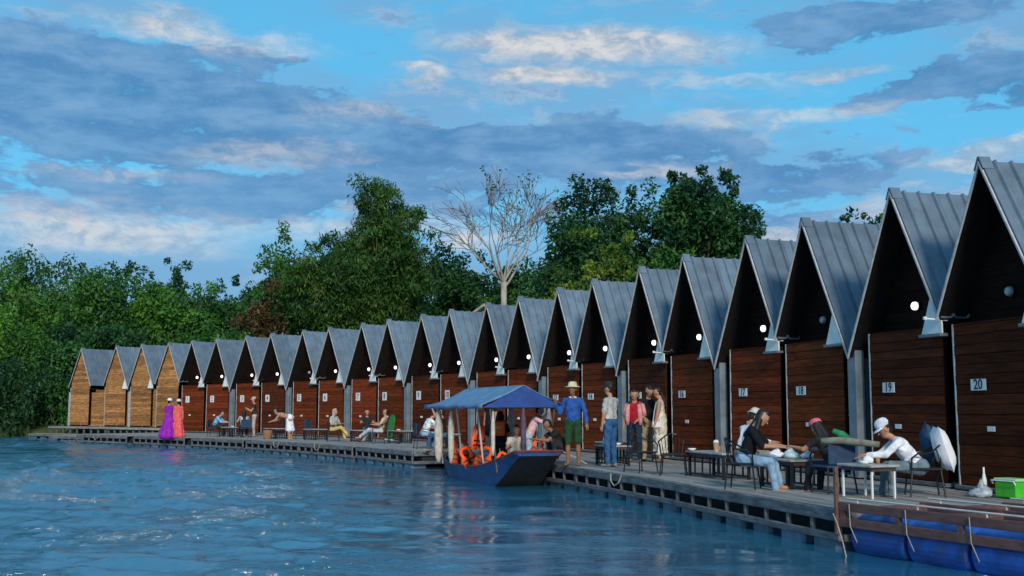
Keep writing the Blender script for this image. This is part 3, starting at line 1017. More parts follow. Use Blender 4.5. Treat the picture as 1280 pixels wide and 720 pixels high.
def tree(label, x, y, H, rx, rzf, m, seed, nclump=26, leaves=9000, size=0.34, low=0.25, group=None, name='tree', cat='tree', droop=0.25, narrow=0.5, clump_r=0.34, trunk=True):
    rng = np.random.default_rng(seed)
    gz = float(ground_z(x, y)) - 0.1
    root = thing(name, label, cat, (x, y, gz), 0, group)
    H = H - gz
    cz = H * (1 + low) / 2
    rz_ = H * (1 - low) / 2
    clumps = []
    mb = MB()
    fork = H * (low + 0.12)
    if trunk:
        mb.tube([(0, 0, 0), (0.1 * rng.normal(), 0.1 * rng.normal(), fork * .5), (0.15 * rng.normal(), 0.1 * rng.normal(), fork), (0.2 * rng.normal(), .2 * rng.normal(), H * 0.7)],
                [0.030 * H, 0.022 * H, 0.018 * H, 0.006 * H], 8)
    cs = []
    for i in range(nclump):
        for _ in range(20):
            d = rng.normal(size=3)
            d /= np.linalg.norm(d)
            r = rng.random() ** 0.45
            c = np.array([d[0] * rx * r * 0.80, d[1] * rx * r * 0.80, cz + d[2] * rz_ * r * 0.86])
            if all(np.linalg.norm((c - q) / np.array([rx, rx, rz_])) > 0.22 for q in cs):
                break
        cs.append(c)
        s = clump_r * (0.65 + 0.75 * rng.random())
        rad = (rx * s, rx * s, min(rx, rz_) * s * 0.8)
        clumps.append((c, rad, leaves / nclump * (s / clump_r) ** 2, 0.25 + 0.55 * rng.random() if rng.random() < 0.85 else 0.95))
        if trunk and i % 2 == 0:
            limb(mb, (0, 0, fork + rng.random() * (max(c[2], fork + .1) - fork) * 0.4), c, 0.010 * H, 0.003 * H, rng)
    # twig sprays that break the outline
    for i in range(nclump):
        a = rng.random() * 6.283
        e = rng.random() * 1.3 - 0.15
        d = np.array([math.cos(a) * math.cos(e), math.sin(a) * math.cos(e), math.sin(e)])
        c = np.array([0, 0, cz]) + d * np.array([rx, rx, rz_]) * (0.93 + (0.24 if e > 0.5 else 0.12) * rng.random())
        s = 0.10 + 0.06 * rng.random()
        clumps.append((c, (rx * s, rx * s, rx * s * 1.1), leaves / nclump * 0.12, 0.3 + 0.5 * rng.random()))
    if trunk:
        ob('trunk', mb.mesh('trunk', True), M['bark'], root)
    foliage_obj('crown', clumps, size, rng, m, root, droop=droop, narrow=narrow, shell=0.35)
    return root


def bush(label, x, y, H, r, m, seed, leaves=2600, size=0.3, group='shrubs on the river bank'):
    rng = np.random.default_rng(seed)
    gz = float(ground_z(x, y)) - 0.1
    gz = max(gz, -0.3)
    root = thing('shrub', label, 'shrub', (x, y, gz), 0, group)
    clumps = []
    mb = MB()
    for i in range(16):
        a = rng.random() * 6.283
        q = rng.random() ** .5
        c = (math.cos(a) * r * q * .8, math.sin(a) * r * q * .8, H * (0.12 + 0.80 * rng.random() * (1 - 0.45 * q)))
        s = 0.26 + 0.2 * rng.random()
        clumps.append((c, (r * s, r * s, H * s * .55), leaves / 16, 0.15 + 0.6 * rng.random()))
        if i % 3 == 0:
            limb(mb, (c[0] * .2, c[1] * .2, 0), c, 0.05, 0.012, rng)
    ob('stem', mb.mesh('stem', True), M['bark'], root)
    foliage_obj('foliage', clumps, size, rng, m, root, droop=0.5, shell=0.3)
    return root


# left bank wood: each tree is a thing; d = distance, placed by lateral position
FOREST = [
    # x, y, top height, crown radius, material, label
    (-39.5, 82, 12.4, 5.6, GREEN, 'broad green tree at the left edge of the river wood'),
    (-36.0, 86, 13.6, 5.0, GREEN, 'tall green tree left of the far huts, highest crown of the wood'),
    (-32.8, 90, 13.4, 3.4, DARKG, 'narrow dark tree with tufted top behind the left wood'),
    (-30.0, 83, 12.2, 4.6, GREEN, 'rounded green tree above the farthest raw hut'),
    (-28.4, 92, 13.8, 2.6, DARKG, 'slim dark tree with club shaped top left of the notch in the treeline'),
    (-25.6, 84, 11.4, 4.2, LIGHT, 'light green tree behind the raw plank huts'),
    (-22.8, 86, 10.2, 3.6, DARKG, 'lower dark tree where the left wood slopes down'),
    (-42.0, 76, 9.6, 5.0, GREEN, 'mid green tree overhanging the bank at the left edge'),
    (-34.6, 77, 9.0, 4.2, LIGHT, 'bright green bushy tree at the water left of the huts'),
    (-28.6, 77, 7.6, 3.6, DARKG, 'small dark tree close behind the farthest hut'),
    (-21.0, 76, 7.4, 3.4, GREEN, 'small green tree behind the middle raw hut'),
    (-16.8, 74, 6.8, 3.2, LIGHT, 'small light green tree behind huts one and two'),
]
for i, (x, y, H, r, m, lab) in enumerate(FOREST):
    tree(lab, x, y, H, r, 1, m, 100 + i, 30, 17000 if r > 3.5 else 10500, 0.30, 0.12, 'trees of the left bank wood')
for i, (x, y, H, r, m, lab) in enumerate([
        (-34.5, 70.6, 4.6, 3.0, GREEN, 'drooping green shrub at the waterline far left'),
        (-30.8, 70.2, 5.2, 2.6, DARKG, 'dark shrub leaning over the water left of the huts'),
        (-28.2, 71.0, 4.4, 2.2, GREEN, 'green shrub touching the farthest raw hut'),
        (-38.5, 72.0, 5.4, 3.2, DARKG, 'tall dark shrub at the left picture edge'),
        (-32.6, 73.4, 6.6, 3.0, LIGHT, 'light green shrub above the dark waterside shrubs'),
        (-26.0, 73.4, 5.0, 2.4, DARKG, 'dark shrub peeking above the farthest roof'),
        (-11.0, 66.5, 5.0, 2.6, LIGHT, 'light green shrub behind huts three and four'),
        (-5.6, 66.0, 5.6, 2.8, LIGHT, 'bright shrub left under the bamboo, behind hut six'),
        (3.6, 62.0, 8.2, 3.2, LIGHT, 'bright green shrub mass right of the bamboo clump'),
        (-18.2, 69.5, 4.6, 2.4, GREEN, 'green shrub behind hut one'),
        (-7.6, 72.0, 6.2, 2.4, GREEN, 'green shrub left of the bamboo foot'),
        (7.4, 58.0, 8.0, 3.0, GREEN, 'green shrub below the bare pale tree')]):
    bush(lab, x, y, H, r, m, 300 + i, 6000, 0.26)


def bamboo(label, x, y, H, seed):
    rng = np.random.default_rng(seed)
    gz = float(ground_z(x, y)) - 0.1
    root = thing('bamboo_clump', label, 'bamboo', (x, y, gz), 0)
    H -= gz
    clumps = []
    mb = MB()
    for i in range(92):
        a = rng.random() * 6.283
        q = rng.random() ** 0.6
        hgt = H * (0.66 + 0.36 * rng.random() ** 1.3) * (1.0 - 0.20 * q)
        base = Vector((math.cos(a) * 0.9 * q, math.sin(a) * 0.9 * q, 0))
        left = math.cos(a) < 0
        hgt *= (1 - 0.22 * q) if left else (1 + 0.04 * q)
        ext = Vector((math.cos(a), math.sin(a) * 0.8, 0)) * (q * H * (0.32 if left else 0.19))
        pts = []
        for k in range(9):
            t = k / 8
            p = base + ext * (t ** 1.9) + Vector((0, 0, hgt * (t - 0.10 * q * t ** 3)))
            pts.append(p)
        mb.tube(pts, [0.06 * (1 - 0.85 * k / 8) for k in range(9)], 5)
        tone = 0.1 + 0.65 * rng.random()
        for k in range(2, 9):
            for j in range(2):
                c = pts[k] + Vector(rng.normal(size=3)) * 0.45
                s = (0.75 + 0.7 * rng.random()) * (1.0 if k < 8 else 0.6)
                clumps.append((c, (s, s, s * 0.8), 120 if k > 2 else 70, tone + 0.12 * rng.normal()))
    # low skirts
    for i in range(30):
        a = rng.random() * 6.283
        c = (math.cos(a) * 3.4 * rng.random() ** .5, math.sin(a) * 2.6, 0.8 + rng.random() * 5.0)
        clumps.append((c, (1.1, 1.1, 0.9), 130, 0.1 + 0.4 * rng.random()))
    ob('culm', mb.mesh('culm', True), mat('bamboo_culm', (0.12, 0.13, 0.04), 0.6, 0.3), root)
    foliage_obj('crown', clumps, 0.32, rng, BAMB, root, droop=0.7, narrow=0.26, shell=0.15)


bamboo('tall arching bamboo clump behind huts five to eight', -8.8, 70.5, 17.0, 5)
tree('green tree growing into the left side of the bamboo', -14.3, 74, 13.4, 3.6, 1, GREEN, 41, 28, 12000, 0.28, 0.15)
tree('dark far tree left of the bamboo, alone against the sky', -22.6, 95, 13.4, 3.2, 1, DARKG, 42, 24, 9000, 0.30, 0.3)
tree('dark bushy tree between bamboo and bare pale tree', -3.7, 78, 13.0, 3.3, 1, DARKG, 43, 30, 15000, 0.29, 0.2)
tree('green tree at the foot of the bare pale tree', -0.6, 80, 11.8, 3.6, 1, GREEN, 44, 30, 15000, 0.29, 0.15)
tree('mid green tree right below the bare pale tree', 2.4, 76, 11.6, 3.3, 1, GREEN, 45, 30, 15000, 0.28, 0.15)
tree('large dense dark green tree behind huts thirteen to fifteen', 5.0, 60, 14.4, 3.3, 1, DARKG, 46, 36, 26000, 0.26, 0.18, clump_r=0.36)
tree('large dark tree with spiky top behind huts fifteen to seventeen', 9.95, 57, 14.2, 2.75, 1, DARKG, 47, 36, 24000, 0.26, 0.20, clump_r=0.36)
tree('yellowish green tree in front of the two dark trees', 4.3, 53, 10.2, 2.3, 1, YEL, 48, 26, 11000, 0.22, 0.2)
tree('green tree filling the gap between the two large dark trees', 7.7, 55, 9.4, 2.4, 1, GREEN, 49, 26, 10000, 0.25, 0.2)
tree('distant tree tip showing between the roofs of huts eighteen and nineteen', 22.6, 70, 14.3, 2.6, 1, DARKG, 50, 22, 3600, 0.36, 0.35)


def bare_tree(label, x, y, H, seed):
    rng = np.random.default_rng(seed)
    gz = float(ground_z(x, y)) - 0.1
    root = thing('bare_tree', label, 'tree', (x, y, gz), 0)
    H -= gz
    trunk, tw = MB(), MB()
    clumps = []
    f = H * 0.53
    trunk.tube([(0, 0, 0), (-.05, 0, f * .4), (0.02, 0, f * .75), (0, 0, f)], [0.32, 0.25, 0.20, 0.20], 8)

    def grow(p, d, L, r, lev):
        pts = [p]
        q = p.copy()
        dd = d.copy()
        n = 5
        for k in range(n):
            dd = (dd + Vector(rng.normal(size=3)) * 0.09 + Vector((0, 0, 0.05 if lev < 3 else 0.0))).normalized()
            q = q + dd * (L / n)
            pts.append(q.copy())
        rs = [max(0.017, r * (1 - 0.45 * k / n)) for k in range(n + 1)]
        (trunk if lev < 2 else tw).tube(pts, rs, 6 if lev < 2 else 4, cap=False)
        if lev >= 4:
            if rng.random() < 0.35 and q.z > H * 0.84 and q.x > -2.0:
                clumps.append((q, (0.30, 0.30, 0.22), 6, 0.3 + 0.4 * rng.random()))
            return
        for k in range(2 if lev < 1 else 3):
            j = n if k == 0 else int(rng.integers(2, 5))
            side = dd.orthogonal().normalized()
            side.rotate(Matrix.Rotation(rng.random() * 6.283, 3, dd))
            nd = (dd + side * (0.45 + 0.35 * rng.random()) * (0.5 if k == 0 else 1.0)).normalized()
            grow(pts[j].copy(), nd, L * (0.66 + 0.14 * rng.random()), rs[j] * (0.62 if k else 0.8), lev + 1)
    for k, (a, t) in enumerate([(0.1, 0.80), (3.1, 0.85), (0.6, 0.38), (2.5, 0.45), (4.5, 0.42), (5.6, 0.60), (1.5, 0.45), (3.7, 0.60)]):
        d = Vector((math.cos(a) * math.sin(t), math.sin(a) * math.sin(t), math.cos(t)))
        grow(Vector((0, 0, f * (0.93 + 0.07 * rng.random()))), d, H * 0.172, 0.088, 0)
    ob('trunk', trunk.mesh('trunk', True), M['bark_pale'], root)
    tag(ob('twigs', tw.mesh('twigs', True), mat('bark_twig', (0.20, 0.17, 0.145), 0.9, 0.3), root), kind='stuff')
    foliage_obj('leaves', clumps, 0.2, rng, DARKG, root, droop=0.3)


bare_tree('bare pale tree with spreading branches against the sky', -0.55, 74, 18.0, 8)

# broken stump with rusty dead leaves behind hut four
def stump():
    rng = np.random.default_rng(77)
    x, y = -14.3, 68.0
    gz = float(ground_z(x, y)) - 0.1
    root = thing('tree_stump', 'broken pale tree stump with rusty dead leaves behind hut four', 'stump', (x, y, gz))
    mb = MB()
    mb.tube([(0, 0, 0), (0.05, 0, 3), (-0.05, 0, 5.2), (-0.2, 0, 6.0)], [0.30, 0.24, 0.2, 0.08], 8)
    mb.tube([(0, 0, 4.2), (0.35, 0, 5.2), (0.45, 0, 6.0)], [0.14, 0.1, 0.04], 7)
    ob('trunk', mb.mesh('trunk', True), M['bark_pale'], root)
    cl = [((-0.6 + rng.normal() * .7, rng.normal() * .5, 6.2 + rng.normal() * .8), (0.6, 0.6, 0.5), 110, 0.5 * rng.random()) for _ in range(12)]
    foliage_obj('dead_leaves', cl, 0.3, rng, leaf_mat('leaf_rust', (0.05, 0.035, 0.012), (0.16, 0.085, 0.03)), root, droop=0.6)


stump()

# small cream gabled house among the trees behind hut eleven
hs = thing('garden_house', 'small cream gabled house half hidden behind hut eleven', 'house', (-1.35, 61, 0.78), R(-28))
ob('wall', MB().prism([(-2.2, 0), (2.2, 0), (2.2, 5.2), (0, 6.5), (-2.2, 5.2)], 0, 5), M['cream'], hs)
ob('roof', MB().prism([(-2.6, 5.0), (0, 6.55), (2.6, 5.0), (2.6, 5.12), (0, 6.70), (-2.6, 5.12)], -0.4, 5.4), M['bark_pale'], hs)
ob('window', MB().box((0, -0.02, 3.4), (0.9, 0.06, 1.1)), M['door'], hs)

# ------------------------------------------------------------------ boat
BOAT = Vector((-0.40, 27.15, 0.0))
BRZ = R(-70.9)


def boat_point(lx, ly, z):
    return Vector((BOAT.x + lx * math.cos(BRZ) - ly * math.sin(BRZ), BOAT.y + lx * math.sin(BRZ) + ly * math.cos(BRZ), z))


def build_boat():
    root = thing('canopy_boat', 'blue wooden passenger boat with tarpaulin canopy moored at the deck', 'boat', BOAT, BRZ)
    st = [(-3.0, .40, .50, .26), (-2.6, .55, .42, .02), (-1.8, .66, .38, -.14), (-.6, .70, .37, -.18), (.6, .70, .41, -.17),
          (1.3, .68, .49, -.10), (1.9, .65, .60, .16), (2.5, .60, .72, .48), (3.0, .56, .83, .74)]
    n = len(st)
    vs, fs = [], []
    for (x, b, g, zb) in st:
        bb = b * 0.80
        vs += [(x, -b, g), (x, -bb, zb), (x, bb, zb), (x, b, g)]
    for i in range(n - 1):
        a, c = i * 4, (i + 1) * 4
        for k in range(3):
            fs.append((a + k, a + k + 1, c + k + 1, c + k))
    fs += [(0, 3, 2, 1), ((n - 1) * 4, (n - 1) * 4 + 1, (n - 1) * 4 + 2, (n - 1) * 4 + 3)]
    hull = MB().add(vs, fs)
    # inner skin with its own floor
    vi, fi = [], []
    for (x, b, g, zb) in st:
        fl = max(zb + 0.06, 0.06)
        fl = min(fl, g - 0.03)
        x2 = x * 0.985
        vi += [(x2, -b + .05, g - .005), (x2, -b * .78 + .04, fl), (x2, b * .78 - .04, fl), (x2, b - .05, g - .005)]
    for i in range(n - 1):
        a, c = i * 4, (i + 1) * 4
        for k in range(3):
            fi.append((a + k + 1, a + k, c + k, c + k + 1))
    bot = MB().add(vs, [f for f in fs if f[0] % 4 == 1 and len(f) == 4 and f[1] % 4 == 2])
    bot.v = [(x, y, z - 0.004) for x, y, z in bot.v]
    ob('hull', hull, M['hull'], root)
    ob('tarred_bottom', bot, M['frame_dark'], root)
    ob('inner_planking', MB().add(vi, fi), M['hull_in'], root)
    rim = MB()
    for s in (-1, 1):
        rim.tube([(x, s * (b - .02), g + .01) for (x, b, g, zb) in st], 0.032, 6)
    rim.tube([(3.0, -.56, .84), (3.0, .56, .84)], 0.03, 6)
    ob('gunwale', rim, M['hull_rim'], root)
    ob('bow_deck', MB().add([(2.2, -.62, .668), (2.99, -.55, .835), (2.99, .55, .835), (2.2, .62, .668), (2.2, -.62, .628), (2.99, -.55, .795), (2.99, .55, .795), (2.2, .62, .628)],
                            [(0, 1, 2, 3), (7, 6, 5, 4), (0, 4, 5, 1), (1, 5, 6, 2), (2, 6, 7, 3), (3, 7, 4, 0)]), M['hull_in'], root)
    for x in (-1.9, -0.6, 0.7):
        ob('thwart', MB().box((x, 0, 0.34), (0.26, 1.2, 0.035), 0.008), M['hull_in'], root)
    # canopy: two sagging tarpaulin slopes and a front flap
    mb = MB()
    nx, nyy = 13, 6
    X0, X1, W, ZR, ZE = -2.95, 2.05, 0.98, 2.27, 1.84
    for s in (-1, 1):
        o = len(mb.v)
        for i in range(nx):
            t = i / (nx - 1)
            x = X0 + (X1 - X0) * t
            zr = ZR - 0.20 * max(0, 1 - (x - X0) / 0.45)
            for j in range(nyy):
                u = j / (nyy - 1)
                sag = -0.045 * math.sin(math.pi * u) * (0.6 + 0.4 * math.sin(t * 9.4)) - 0.02 * math.sin(t * 19) * u
                mb.v.append((x, s * W * u, zr + (ZE - zr) * u + sag))
        for i in range(nx - 1):
            for j in range(nyy - 1):
                q = (o + i * nyy + j, o + (i + 1) * nyy + j, o + (i + 1) * nyy + j + 1, o + i * nyy + j + 1)
                mb.f.append(q if s < 0 else q[::-1])
        # hanging hem
        h = len(mb.v)
        for i in range(nx):
            t = i / (nx - 1)
            x = X0 + (X1 - X0) * t
            mb.v.append((x, s * (W + 0.005), ZE - 0.085 - 0.015 * math.sin(t * 31)))
        for i in range(nx - 1):
            a, b = o + i * nyy + nyy - 1, o + (i + 1) * nyy + nyy - 1
            q = (a, b, h + i + 1, h + i)
            mb.f.append(q if s < 0 else q[::-1])
    can = ob('canopy', mb.mesh('canopy', True), M['tarp'], root)
    so = can.modifiers.new('thick', 'SOLIDIFY')
    so.thickness = 0.012
    ob('front_flap', MB().add([(X1 - 0.01, -W + .02, ZE - .06), (X1 - 0.01, W - .02, ZE - .06), (X1 - 0.02, 0, ZR - .01), (X1 - 0.03, -W + .02, ZE - .06), (X1 - 0.03, W - .02, ZE - .06), (X1 - 0.04, 0, ZR - .01)],
                              [(0, 1, 2), (5, 4, 3), (0, 3, 4, 1), (1, 4, 5, 2), (2, 5, 3, 0)]), M['tarp2'], can)
    for x in (-2.5, -0.7, 1.0, 1.95):
        for s in (-1, 1):
            ob('post', MB().tube([(x, s * .60, 0.35), (x, s * .78, ZE + 0.03)], 0.022, 7), M['pipe'] if x < 1.5 else M['hull_in'], root)
    ob('ridge_pole', MB().tube([(X0 + .3, 0, ZR - .07), (X1 - .06, 0, ZR - .04)], 0.022, 6), M['hull_in'], root)
    for x in (-2.5, -0.7, 1.0, 1.95):
        ob('rafter', MB().tube([(x, -.93, ZE - .02), (x, 0, ZR - .06), (x, .93, ZE - .02)], 0.016, 6), M['hull_in'], root)

    def roll(x, y, z0, z1, r, m):
        pr = []
        for k in range(9):
            t = k / 8
            rr = r * (0.30 + 0.85 * math.sin(math.pi * min(1, t * 0.9 + 0.08)) * (1 + 0.12 * math.sin(t * 11)))
            pr.append((max(rr, 0.012), z0 + (z1 - z0) * t))
        ob('rolled_curtain', MB().lathe(pr, 9, (x, y, 0)).mesh('rolled_curtain', True), m, root)
    roll(-1.85, -0.90, 0.42, 1.76, 0.105, M['curtain'])
    roll(-0.85, -0.86, 0.44, 1.76, 0.075, M['curtain'])
    roll(-1.20, 0.80, 0.75, 1.78, 0.085, M['curtain'])
    roll(2.0, 0.0, 0.74, 1.80, 0.060, cloth('plum', (0.10, 0.07, 0.11)))
    roll(1.98, 0.62, 0.80, 1.78, 0.07, cloth('mauve', (0.26, 0.22, 0.25)))
    roll(2.02, -0.72, 0.72, 1.70, 0.045, M['curtain'])
    # engine shaft housing at the stern
    ob('engine', MB().box((-2.75, 0.1, 0.52), (0.42, 0.3, 0.28), 0.05).box((-2.75, 0.1, 0.70), (0.26, 0.2, 0.12), 0.03).tube([(-2.95, 0.1, 0.5), (-3.9, 0.12, 0.05)], 0.022, 6), M['black_metal'], root)
    ob('mooring_line', MB().tube([(2.9, .5, .86), (3.0, 0.8, .72), (3.15, 1.05, .56)], 0.014, 5), M['rope'], root)


build_boat()


def vest_mesh():
    """flat foam life jacket: two front panels joined behind an open neck"""
    mb = MB()
    out = [(-.23, 0), (-.03, 0), (-.035, .30), (-.10, .40), (-.10, .50), (-.05, .56), (.05, .56), (.10, .50), (.10, .40), (.035, .30), (.03, 0), (.23, 0),
           (.25, .30), (.20, .36), (.21, .52), (.15, .64), (.06, .69), (-.06, .69), (-.15, .64), (-.21, .52), (-.20, .36), (-.25, .30)]
    # split into quads between inner and outer runs
    inner = [(-.03, 0), (-.035, .30), (-.10, .40), (-.10, .50), (-.05, .56), (.05, .56), (.10, .50), (.10, .40), (.035, .30), (.03, 0)]
    outer = [(-.23, 0), (-.25, .30), (-.20, .38), (-.21, .52), (-.12, .66), (.12, .66), (.21, .52), (.20, .38), (.25, .30), (.23, 0)]
    vs, fs = [], []
    n = len(inner)
    for (a, b) in zip(inner, outer):
        mx, mz = (a[0] + b[0]) / 2, (a[1] + b[1]) / 2
        for y0 in (-.02, .02):
            vs += [(a[0], y0, a[1]), (b[0], y0, b[1])]
        vs += [(mx, -.06, mz), (mx, .06, mz)]
    for i in range(n - 1):
        p, q = i * 6, (i + 1) * 6
        fs += [(p + 0, q + 0, q + 4, p + 4), (p + 4, q + 4, q + 1, p + 1), (p + 2, p + 5, q + 5, q + 2), (p + 5, p + 3, q + 3, q + 5),
               (p + 0, p + 2, q + 2, q + 0), (p + 1, q + 1, q + 3, p + 3)]
    for p in (0, (n - 1) * 6):
        fs += [(p, p + 4, p + 1, p + 3, p + 5, p + 2)]
    mb.add(vs, fs)
    return mb.mesh('life_jacket', True)


VEST = vest_mesh()
STRAP = MB().box((0, -.062, .12), (.44, .012, .03)).box((0, -.068, .24), (.44, .012, .03)).box((0, -.075, .12), (.05, .02, .045)).mesh('strap')


def life_jacket(label, p, rot, sc=0.9):
    r = thing('life_jacket', label, 'life jacket', p, 0, 'orange life jackets on the boat', rot=rot)
    r.scale = (sc, sc, sc)
    ob('foam_body', VEST, M['orange'], r)
    ob('strap', STRAP, M['black_metal'], r)


life_jacket('orange life jacket lying nearest the stern on the gunwale', boat_point(-1.35, -.50, .36), (R(-18), R(6), R(12)), 1.0)
life_jacket('orange life jacket lying amidships, tilted to the left', boat_point(-.15, -.52, .38), (R(-14), R(-24), R(25)), 0.78)
life_jacket('orange life jacket lying amidships, tilted to the right', boat_point(.38, -.50, .40), (R(-16), R(20), R(-10)), 0.78)
life_jacket('orange life jacket hung high from a canopy post', boat_point(.62, -.66, .80), (R(4), R(4), R(50)), 0.9)
life_jacket('orange life jacket propped like an arch on the bow deck', boat_point(2.05, .30, .66), (R(-10), R(8), R(10)), 0.62)
life_jacket('orange life jacket half hidden below the bow gunwale', boat_point(1.35, -.40, .42), (R(-20), R(30), R(5)), 0.62)
life_jacket('orange life jacket lying flat behind the bow gunwale', boat_point(1.72, -.25, .45), (R(-40), R(10), R(0)), 0.55)

# ------------------------------------------------------------------ barrel raft in the near right corner
def build_barrel_raft():
    root = thing('barrel_raft', 'brown steel raft frame on blue barrels at the near right corner', 'raft', (4.02, 13.95, 0.0), math.atan2(-.91, .41))
    L = 7.0
    beam = MB().box((L / 2, 0, 0), (L, 0.06, 0.105), 0.006).mesh('beam')
    starts = [0.0, 0.42, 0.85, 1.28, 1.7]
    for k in range(5):
        y = 0.9 * k
        for z in (0.555, 0.365):
            o = ob('beam', beam, M['brown_steel'], root, (starts[k], y, z))
        # short uprights between upper and lower beam
        um = cached('upr', lambda: MB().box((0, 0, 0), (0.075, 0.05, 0.085)).mesh('upright'))
        for q in range(8):
            ob('upright', um, M['brown_steel'], root, (starts[k] + 0.06 + q * 0.93, y, 0.46))
        if k < 4:
            # white pipe line carried on small stubs over the bay
            pb = MB().tube([(starts[k] + 0.1, 0, 0.655), (starts[k] + L, 0, 0.655)], 0.013, 6)
            for q in range(7):
                xx = starts[k] + 0.3 + q * 0.98
                pb.tube([(xx, 0, 0.60), (xx, 0, 0.66)], 0.011, 5)
            ob('pipe', pb, M['pipe'], root, (0, y + 0.02, 0))
    cb = cached('crossb', lambda: MB().box((0, 0, 0), (0.06, 0.84, 0.08)).mesh('cross_beam'))
    for k in range(4):
        for q in range(6):
            ob('cross_beam', cb, M['brown_steel'], root, (starts[k + 1] + 0.1 + q * 1.15, 0.9 * k + 0.45, 0.55))
    bm = MB().lathe([(0.18, -0.445), (0.25, -0.435), (0.278, -0.41), (0.285, -0.37), (0.285, 0.37), (0.278, 0.41), (0.25, 0.435), (0.18, 0.445)], 28, (0, 0, 0), 'x').mesh('barrel')
    for k in (0, 1, 2, 3):
        for q in range(7):
            ob('barrel', bm, M['barrel'], root, (starts[k] + 0.58 + q * 0.93, 0.9 * k + 0.30, 0.20), rot=(R(17 * q + 40 * k), 0, 0))
    for q in range(7):
        x = 0.22 + q * 0.93
        ob('lashing', MB().tube([(x, -0.045, 0.60), (x + .02, -0.05, 0.33), (x + 0.05, 0.0, 0.18), (x + 0.03, 0.10, 0.02)], 0.0055, 5), M['rope'], root)
    ob('corner_post', MB().box((-0.02, -0.03, 0.62), (0.05, 0.05, 0.82), 0.006), M['brown_steel'], root)
    ob('mooring_rope', MB().tube([(-0.04, -0.07, 0.46), (0.10, -0.13, 0.36), (0.30, -0.22, 0.15), (0.46, -0.30, -0.05)], 0.008, 6), M['rope'], root)
    ob('small_float', MB().lathe([(0.0, -.06), (0.05, -.045), (0.065, 0), (0.05, .045), (0.0, .06)], 12), M['plastic_w'], root, (2.62, -0.42, 0.03))


build_barrel_raft()

# ------------------------------------------------------------------ furniture
def arc(n, f):
    return [f(i / (n - 1)) for i in range(n)]


CH = {}


def chair(label, p, rz, kind='hoop', group='dark metal chairs on the decks'):
    r = thing('chair', label, 'chair', p, rz, group)
    leg = lambda x, y: MB().tube([(x, y, .37), (x * 1.18, y * 1.22, 0.0)], .013, 6)
    for sx in (-.2, .2):
        for sy in (-.19, .19):
            ob('leg', cached(('cl', sx, sy), lambda: leg(sx, sy).mesh('leg')), M['black_metal'], r)
    ob('seat', cached('cseat', lambda: MB().box((0, 0, .385), (.46, .44, .035), .012).mesh('seat')), M['navy'] if kind == 'panel' else M['black_metal'], r)
    hoop = lambda: MB().tube([(-.24, .21, .38), (-.265, .20, .54), (-.275, .12, .60)] + arc(9, lambda t: (-.275 + .55 * t, -.05 - .22 * math.sin(math.pi * t), .61 + .16 * math.sin(math.pi * t))) + [(.275, .12, .60), (.265, .20, .54), (.24, .21, .38)], .014, 6)
    ob('arm_hoop', cached('choop', lambda: hoop().mesh('arm_hoop')), M['black_metal'], r)
    if kind == 'panel':
        ob('backrest', cached('cpan', lambda: MB().box((0, -.235, .60), (.44, .03, .36), .012).mesh('backrest')), M['navy'], r)
    else:
        for k in range(7):
            t = (k + 1) / 8
            x = -.275 + .55 * t
            ob('back_slat', cached(('csl', k), lambda: MB().tube([(x * .8, -.21, .39), (x, -.05 - .22 * math.sin(math.pi * t), .61 + .16 * math.sin(math.pi * t))], .008, 5).mesh('back_slat')), M['black_metal'], r)
    return r


def table(label, p, rz, w=1.0, d=0.6, h=0.42, top=None, group='low tables on the decks', legs=None):
    r = thing('low_table', label, 'table', p, rz, group)
    ob('tabletop', MB().box((0, 0, h), (w, d, .035), .008), top or M['table_top'], r)
    ob('apron', MB().box((0, 0, h - .045), (w - .08, d - .08, .05)), M['table_dark'], r)
    lm = legs or M['black_metal']
    lw = .045 if legs is None else .024
    for sx in (-1, 1):
        for sy in (-1, 1):
            ob('leg', cached(('tl', h, lw), lambda: MB().box((0, 0, (h - .03) / 2), (lw, lw, h - .03)).mesh('leg')), lm, r, (sx * (w / 2 - .06), sy * (d / 2 - .06), 0))
    if legs is None:
        for sy in (-1, 1):
            for k in range(4):
                ob('slat', cached(('ts', h), lambda: MB().box((0, 0, (h - .05) / 2 + .02), (.032, .02, h - .08)).mesh('slat')), lm, r, ((k - 1.5) * (w - .25) / 4, sy * (d / 2 - .06), 0))
            ob('rail', MB().box((0, sy * (d / 2 - .06), .05), (w - .12, .025, .03)), lm, r)
    return r


def at(x, y, z=0.0):
    return Vector((x, y, DECK + z + 0.003))


def face(dx, dy):
    """rotation that turns local +Y to the direction (dx, dy)"""
    return math.atan2(-dx, dy)


RZ20, RZ18, RZ16 = hut_rz(20), hut_rz(18), hut_rz(16)
table('low slatted table with plastic bags between the black shirt diner and the headscarf diner', at(4.36, 17.75), RZ20 + .12, .95, .62, .43)
table('white legged folding table in front of the man in white cap', at(4.95, 15.75), RZ20 + .15, .72, .5, .44, legs=M['plastic_w'])
table('long low table with a drink glass behind the black shirt diner', at(3.70, 20.30), RZ18, 1.5, .6, .44)
table('low dark table beside the man in blue jeans', at(2.20, 24.75), RZ18, .95, .55, .42)
table('low dark table behind the barefoot man in green shorts', at(2.45, 27.1), RZ16, 1.1, .55, .42)
chair('dark hooped chair under the diner in black shirt', at(3.55, 17.45), face(.85, -.35))
chair('navy panel backed chair of the headscarf diner', at(4.70, 16.55), face(-.25, .97), 'panel')
chair('dark hooped chair under the man in white cap, pillow on it', at(5.80, 15.95), face(-1, .18))
chair('empty hooped chair near the deck edge, left one of two', at(2.50, 22.0), face(.75, .5))
chair('empty hooped chair near the deck edge, right one of two', at(2.98, 20.9), face(.2, .95))
chair('dark chair under the man in white tee by hut nine', at(-2.80, 35.3), face(.8, .25), 'panel')
chair('dark chair under the reclining man by hut eight', at(-4.75, 40.6), face(-.9, .1))
